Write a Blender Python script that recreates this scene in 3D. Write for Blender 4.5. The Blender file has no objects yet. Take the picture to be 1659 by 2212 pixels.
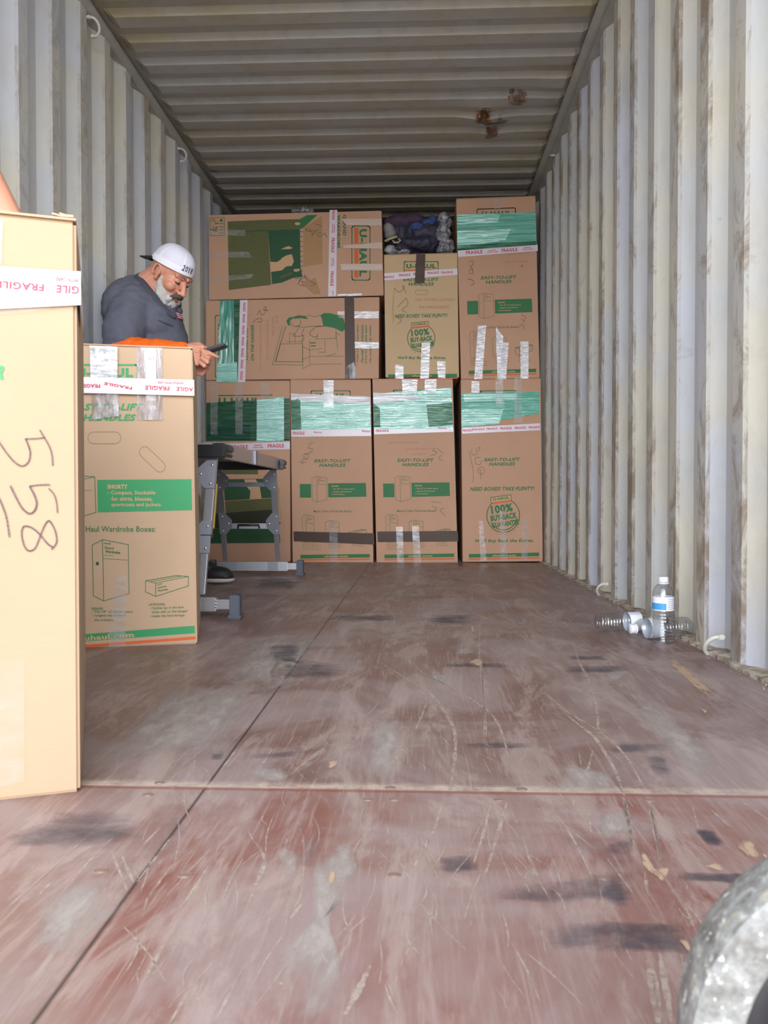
import bpy, bmesh, math, random
from mathutils import Vector, Matrix, noise
from mathutils.bvhtree import BVHTree
random.seed(7)
S = bpy.context.scene
COL = S.collection
# ------------------------------------------------------------------ camera
F = 1756.0                                   # focal length in pixels of the 1659x2212 frame
CAMZ = 0.452
cam_d = bpy.data.cameras.new('camera'); cam = bpy.data.objects.new('camera', cam_d); COL.objects.link(cam)
cam_d.sensor_fit = 'VERTICAL'; cam_d.sensor_height = 36; cam_d.sensor_width = 27
cam_d.lens = 36 * F / 2212
cam.location = (0, 0, CAMZ)
cam.rotation_euler = (math.radians(90 - 1.08), 0, math.radians(2.43))
cam_d.clip_start = 0.02
cam_d.dof.use_dof = True; cam_d.dof.focus_distance = 4.0; cam_d.dof.aperture_fstop = 11
S.camera = cam
RC = cam.rotation_euler.to_matrix()
# ------------------------------------------------------------------ world, light, exposure
S.view_settings.view_transform = 'Standard'; S.view_settings.look = 'None'; S.view_settings.gamma = 1
S.view_settings.use_curve_mapping = False
S.view_settings.exposure = 0.22
W = bpy.data.worlds.new('world'); S.world = W; W.use_nodes = True
wn = W.node_tree.nodes; wl = W.node_tree.links; wn.clear()
wo = wn.new('ShaderNodeOutputWorld'); wb = wn.new('ShaderNodeBackground')
wtc = wn.new('ShaderNodeTexCoord'); wdp = wn.new('ShaderNodeVectorMath'); wdp.operation = 'DOT_PRODUCT'
wl.new(wtc.outputs['Generated'], wdp.inputs[0]); wdp.inputs[1].default_value = (0.06, -0.995, 0.07)   # sky brightened behind the camera, shaped to carry light to the far boxes
wr = wn.new('ShaderNodeValToRGB'); wl.new(wdp.outputs['Value'], wr.inputs[0])
e = wr.color_ramp.elements
e[0].position = 0.0; e[0].color = (0.075, 0.085, 0.10, 1)
e[1].position = 0.97; e[1].color = (0.92, 0.95, 1.0, 1)
e2 = e.new(0.55); e2.color = (0.19, 0.205, 0.225, 1)
e3 = e.new(0.84); e3.color = (0.30, 0.315, 0.34, 1)
wl.new(wr.outputs[0], wb.inputs['Color']); wb.inputs['Strength'].default_value = 12.0
sun_d = bpy.data.lights.new('sun', 'SUN'); sun_d.energy = 14.0; sun_d.angle = math.radians(1); sun_d.color = (1, .96, .9)
sun = bpy.data.objects.new('sun', sun_d); COL.objects.link(sun); sun.rotation_euler = (math.radians(-18), math.radians(38), 0)   # high, from the right and from beyond the far end: lights only the yard
wl.new(wb.outputs[0], wo.inputs[0])
pl = bpy.data.lights.new('sky_portal', 'AREA'); pl.shape = 'RECTANGLE'; pl.size = 2.5; pl.size_y = 2.75
pl.cycles.is_portal = True
po = bpy.data.objects.new('sky_portal', pl); COL.objects.link(po)
po.location = (-0.31, 0.1, 1.33); po.rotation_euler = (math.radians(90), 0, 0)   # looks into the container (+Y)
S.cycles.max_bounces = 10; S.cycles.diffuse_bounces = 6; S.cycles.glossy_bounces = 4
S.cycles.transmission_bounces = 8; S.cycles.transparent_max_bounces = 16
S.cycles.use_denoising = True
S.cycles.sample_clamp_indirect = 6
# ------------------------------------------------------------------ helpers
def ray(px, py):
    return RC @ Vector(((px - 829.5) / F, -(py - 1106) / F, -1))
def at(px, py, Y):
    r = ray(px, py); return Vector((0, 0, CAMZ)) + r * (Y / r.y)
def onfloor(px, py, z=0.0):
    r = ray(px, py); t = (z - CAMZ) / r.z
    return Vector((0, 0, CAMZ)) + r * t
def tag(o, label=None, cat=None, group=None, kind=None):
    if label: o['label'] = label
    if cat: o['category'] = cat
    if group: o['group'] = group
    if kind: o['kind'] = kind
    return o
def empty(name, loc=(0, 0, 0), rot=(0, 0, 0)):
    o = bpy.data.objects.new(name, None); COL.objects.link(o); o.location = loc; o.rotation_euler = rot
    o.empty_display_size = 0.1
    return o
def link(name, bm, mats, parent=None, smooth=False, world=True):
    me = bpy.data.meshes.new(name)
    bm.normal_update(); bm.to_mesh(me); bm.free()
    if not isinstance(mats, (list, tuple)): mats = [mats]
    for m in mats: me.materials.append(m)
    if smooth:
        for p in me.polygons: p.use_smooth = True
    o = bpy.data.objects.new(name, me); COL.objects.link(o)
    if parent:
        o.parent = parent
        if world:
            M = Matrix.Identity(4); q = parent
            chain = []
            while q: chain.append(q); q = q.parent
            for q in reversed(chain):
                M = M @ Matrix.LocRotScale(q.location, q.rotation_euler, q.scale)
            o.matrix_parent_inverse = Matrix.Identity(4)
            me.transform(M.inverted())
    return o
def box(bm, c, s, M=None, mi=0):
    r = bmesh.ops.create_cube(bm, size=1.0)
    T = Matrix.Translation(Vector(c)) @ Matrix.Diagonal((*s, 1))
    bmesh.ops.transform(bm, matrix=(M @ T) if M else T, verts=r['verts'])
    for f in {f for v in r['verts'] for f in v.link_faces}: f.material_index = mi
    return r['verts']
def hexa(bm, P, mi=0):
    """P: 8 points, bottom ring 0-3 then top ring 4-7"""
    v = [bm.verts.new(p) for p in P]
    for q in ((3, 2, 1, 0), (4, 5, 6, 7), (0, 1, 5, 4), (1, 2, 6, 5), (2, 3, 7, 6), (3, 0, 4, 7)):
        bm.faces.new([v[i] for i in q]).material_index = mi
    return v
def tube(bm, pts, r, seg=8, closed=False, mi=0, caps=True):
    pts = [Vector(p) for p in pts]; n = len(pts); rings = []
    up = Vector((0, 0, 1))
    for i, p in enumerate(pts):
        if closed: d = pts[(i + 1) % n] - pts[i - 1]
        else: d = pts[min(i + 1, n - 1)] - pts[max(i - 1, 0)]
        d.normalize()
        if i == 0:
            a = d.cross(up if abs(d.z) < .9 else Vector((1, 0, 0))).normalized()
        else:
            a = (a - d * a.dot(d)).normalized()
        b = d.cross(a); rr = r[i] if isinstance(r, (list, tuple)) else r
        rings.append([bm.verts.new(p + (a * math.cos(2 * math.pi * k / seg) + b * math.sin(2 * math.pi * k / seg)) * rr) for k in range(seg)])
    for i in range(n if closed else n - 1):
        A, B = rings[i], rings[(i + 1) % n]
        for k in range(seg):
            bm.faces.new((A[k], A[(k + 1) % seg], B[(k + 1) % seg], B[k])).material_index = mi
    if caps and not closed:
        bm.faces.new(list(reversed(rings[0]))).material_index = mi; bm.faces.new(rings[-1]).material_index = mi
def lathe(bm, prof, seg=32, M=None, mi=0):
    rings = []
    for r, z in prof:
        rings.append([bm.verts.new((M or Matrix.Identity(4)) @ Vector((r * math.cos(2 * math.pi * k / seg), r * math.sin(2 * math.pi * k / seg), z))) for k in range(seg)])
    for A, B in zip(rings, rings[1:]):
        for k in range(seg): bm.faces.new((A[k], A[(k + 1) % seg], B[(k + 1) % seg], B[k])).material_index = mi
    return rings
def ico(bm, c, r, M=None, sub=3):
    res = bmesh.ops.create_icosphere(bm, subdivisions=sub, radius=1.0)
    r = (r, r, r) if isinstance(r, (int, float)) else r
    T = Matrix.Translation(Vector(c)) @ (M or Matrix.Identity(4)) @ Matrix.Diagonal((*r, 1))
    bmesh.ops.transform(bm, matrix=T, verts=res['verts'])
def cap(bm, p, q, r1, r2):
    """tapered capsule"""
    p = Vector(p); q = Vector(q)
    ico(bm, p, r1, sub=2); ico(bm, q, r2, sub=2)
    tube(bm, [p, q], [r1 * .995, r2 * .995], 16)
def chain(bm, pts, rs):
    for i in range(len(pts) - 1): cap(bm, pts[i], pts[i + 1], rs[i], rs[i + 1])
def fuse(bm, vox, smooth=6, disp=None):
    """one continuous skin over everything in bm"""
    me = bpy.data.meshes.new('tmp'); bm.normal_update(); bm.to_mesh(me); bm.free()
    o = bpy.data.objects.new('tmp', me); COL.objects.link(o)
    m = o.modifiers.new('r', 'REMESH'); m.mode = 'VOXEL'; m.voxel_size = vox
    if smooth:
        s = o.modifiers.new('s', 'SMOOTH'); s.iterations = smooth; s.factor = 0.5
    dg = bpy.context.evaluated_depsgraph_get(); dg.update()
    me2 = bpy.data.meshes.new_from_object(o.evaluated_get(dg))
    bpy.data.objects.remove(o); bpy.data.meshes.remove(me)
    b2 = bmesh.new(); b2.from_mesh(me2); bpy.data.meshes.remove(me2)
    if disp:
        b2.normal_update()
        for v in b2.verts: v.co += v.normal * disp(v.co)
    return b2
# ------------------------------------------------------------------ node materials
class NM:
    def __init__(s, name):
        s.m = bpy.data.materials.new(name); s.m.use_nodes = True
        s.n = s.m.node_tree.nodes; s.l = s.m.node_tree.links
        s.p = s.n['Principled BSDF']; s.out = s.n['Material Output']
        s._tc = None
    def tc(s):
        if not s._tc: s._tc = s.n.new('ShaderNodeTexCoord')
        return s._tc.outputs['Object']
    def gpos(s):
        g = s.n.new('ShaderNodeNewGeometry'); return g.outputs['Position']
    def sock(s, node, i, v):
        if v is None: return
        if isinstance(v, bpy.types.NodeSocket): s.l.new(v, node.inputs[i])
        else:
            inp = node.inputs[i]
            if hasattr(inp.default_value, '__len__') and not isinstance(v, (tuple, list)): v = [v] * len(inp.default_value)
            if hasattr(inp.default_value, '__len__') and len(v) == 3 and len(inp.default_value) == 4: v = (*v, 1)
            inp.default_value = v
    def math(s, op, a, b=None, c=None, clamp=False):
        m = s.n.new('ShaderNodeMath'); m.operation = op; m.use_clamp = clamp
        s.sock(m, 0, a); s.sock(m, 1, b); s.sock(m, 2, c); return m.outputs[0]
    def map(s, vec, scale=(1, 1, 1), loc=(0, 0, 0), rot=(0, 0, 0)):
        m = s.n.new('ShaderNodeMapping'); s.l.new(vec, m.inputs[0])
        m.inputs['Scale'].default_value = scale; m.inputs['Location'].default_value = loc; m.inputs['Rotation'].default_value = rot
        return m.outputs[0]
    def noise(s, vec, scale=5, detail=4, rough=.55, dist=0):
        m = s.n.new('ShaderNodeTexNoise'); s.l.new(vec, m.inputs['Vector'])
        m.inputs['Scale'].default_value = scale; m.inputs['Detail'].default_value = detail
        m.inputs['Roughness'].default_value = rough; m.inputs['Distortion'].default_value = dist
        return m.outputs['Fac']
    def ramp(s, f, *stops):
        m = s.n.new('ShaderNodeValToRGB'); s.l.new(f, m.inputs[0]); e = m.color_ramp.elements
        while len(e) < len(stops): e.new(.5)
        for i, (p, c) in enumerate(stops):
            e[i].position = p; e[i].color = (c, c, c, 1) if isinstance(c, (int, float)) else (*c, 1)
        return m.outputs[0]
    def mix(s, f, a, b, mode='MIX'):
        m = s.n.new('ShaderNodeMix'); m.data_type = 'RGBA'; m.blend_type = mode
        s.sock(m, 0, f); s.sock(m, 6, a); s.sock(m, 7, b); return m.outputs[2]
    def sep(s, vec):
        m = s.n.new('ShaderNodeSeparateXYZ'); s.l.new(vec, m.inputs[0]); return m.outputs
    def bump(s, h, strength=.3, dist=.01):
        m = s.n.new('ShaderNodeBump'); s.l.new(h, m.inputs['Height']); m.inputs['Strength'].default_value = strength
        m.inputs['Distance'].default_value = dist; s.l.new(m.outputs[0], s.p.inputs['Normal']); return m.outputs[0]
    def set(s, **k):
        for a, v in k.items(): s.sock(s.p, a.replace('_', ' '), v)
        return s
def simple(name, col, rough=.6, metal=0, bump=None, var=0.0, **k):
    m = NM(name)
    if var:
        f = m.noise(m.tc(), var if var > 1 else 20, 3)
        c2 = tuple(x * .72 for x in col)
        m.set(Base_Color=m.mix(f, c2, tuple(min(1, x * 1.2) for x in col)))
    else: m.set(Base_Color=col)
    m.set(Roughness=rough, Metallic=metal)
    if bump: m.bump(m.noise(m.tc(), bump[0], 5), bump[1], bump[2])
    for a, v in k.items(): m.sock(m.p, a.replace('_', ' '), v)
    return m.m
def srgb(r, g, b):
    f = lambda c: (c / 255 / 12.92) if c / 255 <= .04045 else ((c / 255 + .055) / 1.055) ** 2.4
    return (f(r), f(g), f(b))
def cardboard(name, col):
    m = NM(name); t = m.tc()
    f = m.noise(t, 3, 4); g = m.noise(m.map(t, (30, 30, 500)), 1, 2)
    c = m.mix(f, tuple(x * .88 for x in col), tuple(x * 1.1 for x in col))
    c = m.mix(m.math('MULTIPLY', g, .16), c, tuple(x * .6 for x in col))
    m.set(Base_Color=c, Roughness=.75)
    m.bump(g, .08, .002)
    return m.m
M_CARD = cardboard('kraft_cardboard', srgb(200, 158, 130))
M_CARD_TAN = cardboard('pale_kraft_cardboard', srgb(208, 178, 140))
M_CARD_NEAR = cardboard('light_kraft_cardboard', srgb(196, 166, 136))
M_CARD_N1 = cardboard('palest_kraft_cardboard', srgb(172, 144, 116))
M_EDGE = cardboard('cardboard_edge', srgb(140, 98, 66))
INK_G = simple('green_ink', srgb(38, 112, 62), .6)
INK_DG = simple('dark_green_ink', srgb(28, 78, 44), .6)
INK_PG = simple('bright_green_ink', srgb(50, 150, 92), .6)
INK_OL = simple('olive_halftone_ink', srgb(92, 96, 52), .65, var=60)
INK_DOL = simple('dark_olive_halftone_ink', srgb(44, 44, 24), .65, var=60)
INK_SH = simple('pale_halftone_ink', srgb(176, 138, 96), .7)
INK_O = simple('orange_ink', srgb(214, 98, 40), .6)
INK_R = simple('red_ink', srgb(196, 42, 66), .5)
INK_PEN = simple('red_pen_ink', srgb(184, 104, 84), .6)
INK_K = simple('black_marker_ink', srgb(104, 84, 84), .6)
INK_B = simple('bare_kraft', srgb(206, 166, 128), .7)
INK_TN = simple('thin_green_ink', srgb(96, 110, 66), .6)
CARTON_MATS = [M_CARD, INK_G, INK_DG, INK_PG, INK_OL, INK_DOL, INK_SH, INK_O, INK_R, INK_PEN, INK_K, INK_B, INK_TN, M_EDGE]
G, DG, PG, OL, DOL, SH, OR, RD, PEN, K, BR, TN, EDG = range(1, 14)
def film(name, tint, alpha_lo, alpha_hi, col, scale, rough=.18, bump=.5, dist=.006, spec=.9, nscale=1.0, lo=.35, hi=.65, ior=1.9):
    m = NM(name); t = m.tc()
    n1 = m.noise(m.map(t, scale), nscale, 5, .65, .6)
    a = m.ramp(n1, (lo, alpha_lo), (hi, alpha_hi))
    m.set(Base_Color=col, Roughness=rough, Specular_IOR_Level=spec, IOR=ior)
    m.bump(n1, bump, dist)
    tr = m.n.new('ShaderNodeBsdfTransparent'); tr.inputs[0].default_value = (*tint, 1)
    mx = m.n.new('ShaderNodeMixShader'); m.l.new(a, mx.inputs[0]); m.l.new(tr.outputs[0], mx.inputs[1])
    m.l.new(m.p.outputs[0], mx.inputs[2]); m.l.new(mx.outputs[0], m.out.inputs[0])
    return m.m
M_CLEAR = film('clear_packing_tape', (.97, .97, .97), .10, .34, (.8, .8, .82), (18, 18, 40), .12, .25, .003)
M_CLEAR2 = film('thin_clear_tape', (.98, .98, .98), .02, .13, (.8, .8, .82), (12, 12, 20), .2, .15, .003, ior=1.5)
M_GLARE = film('glare_tinted_clear_tape', (.9, .9, .92), .45, .95, (.80, .80, .86), (20, 20, 80), .18, .7, .005, ior=1.95)  # whitish base puts reflected glare into the clear tape's colour
M_CRUMP = film('crumpled_clear_tape', (.80, .77, .75), .08, .75, (.70, .69, .73), (30, 30, 7), .14, 1.0, .012, ior=1.6)
M_WRAPH = film('green_stretch_wrap', (.25, .82, .66), .35, .80, (.08, .70, .54), (3.5, 3.5, 130), .18, .9, .005, ior=2.0)
M_WRAPL = film('highlit_green_stretch_wrap', (.4, .92, .8), .45, .95, (.26, .84, .70), (3.5, 3.5, 130), .17, .8, .004, ior=2.15)  # lighter base paints the wrap's highlights into its green
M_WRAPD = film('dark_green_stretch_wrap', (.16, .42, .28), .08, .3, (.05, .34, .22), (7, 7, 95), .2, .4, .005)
M_WRAPV = film('upright_green_stretch_wrap', (.14, .58, .45), .25, .6, (.16, .72, .58), (110, 110, 5), .16, .5, .003, ior=1.8)
M_WRAPW = film('white_highlight_wrap', (.9, .9, .92), .55, .98, (.84, .84, .90), (5, 5, 110), .2, .8, .005, ior=1.9)  # white base stands in for bright highlights on the green wrap
M_FRAG = simple('white_fragile_tape', srgb(222, 212, 222), .28, bump=(40, .25, .004))
M_BROWN = simple('brown_packing_tape', srgb(78, 60, 52), .4, bump=(30, .1, .002), Specular_IOR_Level=.2)
M_CLOUD = simple('cloudy_tape', srgb(206, 184, 172), .3, bump=(40, .2, .003))
# ------------------------------------------------------------------ lettering
_txt = {}
def glyphs(s, bold=.018):
    key = (s, bold)
    if key in _txt: return _txt[key]
    c = bpy.data.curves.new('t', 'FONT'); c.body = s; c.size = 1; c.resolution_u = 2; c.offset = bold; c.space_character = 1 + bold * 2
    o = bpy.data.objects.new('t', c); COL.objects.link(o)
    dg = bpy.context.evaluated_depsgraph_get(); dg.update()
    me = bpy.data.meshes.new_from_object(o.evaluated_get(dg))
    vs = [(v.co.x, v.co.y) for v in me.vertices]; fs = [tuple(p.vertices) for p in me.polygons]
    bpy.data.objects.remove(o); bpy.data.curves.remove(c); bpy.data.meshes.remove(me)
    xs = [v[0] for v in vs]; ys = [v[1] for v in vs]
    x0, x1, y0, y1 = min(xs), max(xs), min(ys), max(ys)
    vs = [((x - (x0 + x1) / 2) / (x1 - x0), (y - (y0 + y1) / 2) / max(.2, y1 - y0)) for x, y in vs]
    _txt[key] = (vs, fs); return _txt[key]
class Face:
    """a flat side of a box; photo coordinates are carried onto it along the line of sight"""
    def __init__(s, p, n): s.p = Vector(p); s.n = Vector(n).normalized(); s.bm = None; s.q = lambda x, y: (x, y)
    def pt(s, px, py, off=0.0):
        r = ray(px, py); o = Vector((0, 0, CAMZ)); P = s.p + s.n * off
        return o + r * ((P - o).dot(s.n) / r.dot(s.n))
    def crop(s, k, ox, oy): s.q = lambda x, y: (x / k + ox, y / k + oy); return s
    def warp(s, src, dst):
        """template coordinates of the box print -> this box"""
        (sx0, sy0, sx1, sy1) = src; TL, TR, BRc, BL = dst
        def f(x, y):
            u = (x - sx0) / (sx1 - sx0); v = (y - sy0) / (sy1 - sy0)
            return tuple((TL[i] * (1 - u) + TR[i] * u) * (1 - v) + (BL[i] * (1 - u) + BRc[i] * u) * v for i in (0, 1))
        s.q = f; return s
    def P(s, x, y, off): return s.pt(*s.q(x, y), off)
    def poly(s, pts, mi, off=.0008, bm=None):
        bm = bm or s.bm
        f = bm.faces.new([bm.verts.new(s.P(x, y, off)) for x, y in pts]); f.material_index = mi
        f.normal_update()
        if f.normal.dot(s.n) < 0: f.normal_flip()
    def rect(s, x0, y0, x1, y1, mi, off=.0008): s.poly([(x0, y0), (x1, y0), (x1, y1), (x0, y1)], mi, off)
    def line(s, pts, w, mi, off=.0012, closed=False, rough=0):
        bm = s.bm
        if closed: pts = list(pts) + [pts[0]]
        for a, b in zip(pts, pts[1:]):
            d = Vector((b[0] - a[0], b[1] - a[1])); L = d.length
            if L < 1e-6: continue
            d /= L; n = Vector((-d.y, d.x)) * w / 2; e = d * w * .35
            s.poly([(a[0] - e.x + n.x, a[1] - e.y + n.y), (b[0] + e.x + n.x, b[1] + e.y + n.y), (b[0] + e.x - n.x, b[1] + e.y - n.y), (a[0] - e.x - n.x, a[1] - e.y - n.y)], mi, off)
    def rrect(s, x0, y0, x1, y1, r, w, mi):
        pts = []
        for cx, cy, a0 in ((x1 - r, y0 + r, -90), (x1 - r, y1 - r, 0), (x0 + r, y1 - r, 90), (x0 + r, y0 + r, 180)):
            for k in range(5):
                a = math.radians(a0 + k * 22.5); pts.append((cx + r * math.cos(a), cy + r * math.sin(a)))
        s.line(pts, w, mi, closed=True)
    def text(s, t, cx, cy, w, h, mi, rot=0, shear=0, bold=.018, off=.0016, bm=None):
        bm = bm or s.bm
        vs, fs = glyphs(t, bold); a = math.radians(rot); ca, sa = math.cos(a), math.sin(a)
        V = []
        for x, y in vs:
            X = x * w + y * h * shear; Y = -y * h
            V.append(bm.verts.new(s.P(cx + X * ca - Y * sa, cy + X * sa + Y * ca, off)))
        for f in fs:
            try: q = bm.faces.new([V[i] for i in f])
            except ValueError: continue
            q.material_index = mi
    def scrawl(s, pts, w, mi, off=.002):
        """smooth handwriting through the points"""
        P = [Vector(p) for p in pts]; out = []
        for i in range(len(P) - 1):
            p0, p1, p2, p3 = P[max(i - 1, 0)], P[i], P[i + 1], P[min(i + 2, len(P) - 1)]
            for k in range(5):
                t = k / 5
                out.append(.5 * ((2 * p1) + (p2 - p0) * t + (2 * p0 - 5 * p1 + 4 * p2 - p3) * t * t + (3 * p1 - p0 - 3 * p2 + p3) * t ** 3))
        out.append(P[-1]); s.line([tuple(p) for p in out], w, mi, off)
    def sheet(s, quad, mat, parent, name='packing_tape', nx=6, ny=6, off=.0025, wr=.0008, label=None, edge=0, fl=(1, 4)):
        """a thin strip stuck to the face; quad TL TR BR BL"""
        bm = bmesh.new(); rows = []
        A, B, C_, D = [Vector(q) for q in quad]
        for j in range(ny + 1):
            v = j / ny; row = []
            for i in range(nx + 1):
                u = i / nx; p = (A * (1 - u) + B * u) * (1 - v) + (D * (1 - u) + C_ * u) * v
                if edge:
                    if j in (0, ny): p.y += random.uniform(-edge, edge)
                q = s.P(p.x, p.y, off)
                q2 = Vector((q.x * 5 * fl[0], q.y, q.z * 5 * fl[1]))
                row.append(bm.verts.new(q + s.n * wr * 1.3 * (noise.noise(q2 * 2.2) + .5 * noise.noise(q2 * 6))))
            rows.append(row)
        for j in range(ny):
            for i in range(nx):
                f = bm.faces.new((rows[j + 1][i], rows[j + 1][i + 1], rows[j][i + 1], rows[j][i]))
                f.normal_update()
                if f.normal.dot(s.n) < 0: f.normal_flip()
        return tag(link(name, bm, mat, parent, True), label)
def fragile(face, quad, parent, words, off=.003, mat=None, label='white tape printed FRAGILE in red', small=True):
    """white tape with red words; words: list of (text, cx, cy, w, h, rot)"""
    o = face.sheet(quad, mat or M_FRAG, parent, 'fragile_tape', 12, 2, off, .0003, label)
    bm = bmesh.new(); bm.from_mesh(o.data)
    o.data.materials.append(INK_R)
    Minv = Matrix.Translation(-parent.location) if parent.rotation_euler.z == 0 else Matrix.LocRotScale(parent.location, parent.rotation_euler, parent.scale).inverted()
    b2 = bmesh.new()
    for (t, cx, cy, w, h, rot) in words: face.text(t, cx, cy, w, h, 1, rot, off=off + .0012, bm=b2, bold=.03)
    bmesh.ops.transform(b2, matrix=Minv, verts=b2.verts[:])
    tmp = bpy.data.meshes.new('x'); b2.to_mesh(tmp); b2.free(); bm.from_mesh(tmp); bpy.data.meshes.remove(tmp)
    bm.to_mesh(o.data); bm.free()
    return o
# ------------------------------------------------------------------ the container shell
XL, XR, ZC = -1.472, 0.8535, 2.675
Y0, Y1 = 0.18, 8.6
PITCH = .2765
def wall_mat(name, phase, xr, side):
    m = NM(name); t = m.tc(); x, y, z = m.sep(t)
    # every pressing of the sheet took the paint a little differently
    k = m.math('FLOOR', m.math('DIVIDE', m.math('SUBTRACT', y, phase), PITCH))
    cmb = m.n.new('ShaderNodeCombineXYZ'); m.l.new(k, cmb.inputs[0]); m.l.new(m.math('MULTIPLY', z, .55), cmb.inputs[1])
    n0 = m.noise(cmb.outputs[0], 1.7, 3, .6, .3)
    c = m.ramp(n0, (.38, srgb(206, 211, 226)), (.48, srgb(208, 212, 216)), (.60, srgb(218, 215, 202)))
    n1 = m.noise(m.map(t, (1, 1, .35)), 7, 6, .65)
    c = m.mix(m.math('MULTIPLY', m.ramp(n1, (.45, 0), (.75, 1)), .3), c, srgb(178, 168, 150))
    # scrapes and grime on the ribs that stick out
    ridge = m.math('LESS_THAN', m.math('ABSOLUTE', m.math('SUBTRACT', x, xr)), .008)
    n2 = m.noise(m.map(t, (8, 10, 6), rot=(.5, 0, 0)), 1, 9, .78, 1.2)
    n3 = m.noise(m.map(t, (2, 2, 1.1)), 1, 2)
    low = m.ramp(z, (0.0, .14), (1.0, .04))
    g = m.ramp(m.math('ADD', m.math('ADD', n2, m.math('MULTIPLY', m.math('SUBTRACT', n3, .5), .5)), m.math('MULTIPLY', low, side)), (.52, 0), (.59, .45), (.69, .9))
    gm = m.math('MULTIPLY', g, m.math('ADD', m.math('MULTIPLY', ridge, .9 * side), .10 * side))
    c = m.mix(gm, c, srgb(134, 116, 96))
    gr = m.math('MULTIPLY', ridge, .22 * side); c = m.mix(gr, c, srgb(176, 168, 158))
    n4 = m.noise(m.map(t, (20, 20, 9)), 1, 6, .7)
    sp = m.math('MULTIPLY', m.ramp(n4, (.68, 0), (.72, 1)), m.math('MULTIPLY', ridge, .8 * side))
    c = m.mix(sp, c, srgb(58, 46, 42))
    n5 = m.noise(m.map(t, (4, 4, 5)), 1, 8, .75, 1.0)
    c = m.mix(m.math('MULTIPLY', m.ramp(n5, (.62, 0), (.70, 1)), .45 * side), c, srgb(166, 140, 100))
    m.set(Base_Color=c, Roughness=.5)
    m.bump(m.noise(m.map(t, (1, 1, .4)), 6, 3), .25, .012)
    return m.m
M_WR = wall_mat('painted_steel_right', 2.185, .8535, 1.0)
M_WL = wall_mat('painted_steel_left', 3.24, -1.472, .55)
def side_wall(name, X, out, phase, mat):
    bm = bmesh.new(); prof = []
    k0 = int((Y0 - phase) / PITCH) - 1
    for k in range(k0, k0 + 40):
        c = phase + k * PITCH                      # near end of a rib: going back the rib, then the hidden slope
        for dy, dx in ((0, 0), (.070, 0), (.138, .036), (.2095, .036)):
            y = c + dy
            if Y0 <= y <= Y1: prof.append((y, X + out * dx))
    prof = [(Y0, prof[0][1])] + prof + [(Y1, prof[-1][1])]
    zs = [0.0, .6, 1.2, 1.8, 2.62]
    g = [[bm.verts.new((x, y, z)) for z in zs] for y, x in prof]
    for a, b in zip(g, g[1:]):
        for i in range(len(zs) - 1): bm.faces.new((a[i], b[i], b[i + 1], a[i + 1]))
    # outer skin so the wall has thickness
    xo = X + out * .045
    q = [bm.verts.new(p) for p in ((xo, Y0, -.12), (xo, Y1, -.12), (xo, Y1, 2.75), (xo, Y0, 2.75))]; bm.faces.new(q)
    bmesh.ops.recalc_face_normals(bm, faces=bm.faces[:])
    return tag(link(name, bm, mat), kind='structure')
side_wall('wall_right', XR, 1, 2.185, M_WR)
side_wall('wall_left', XL, -1, 3.24, M_WL)
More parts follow.
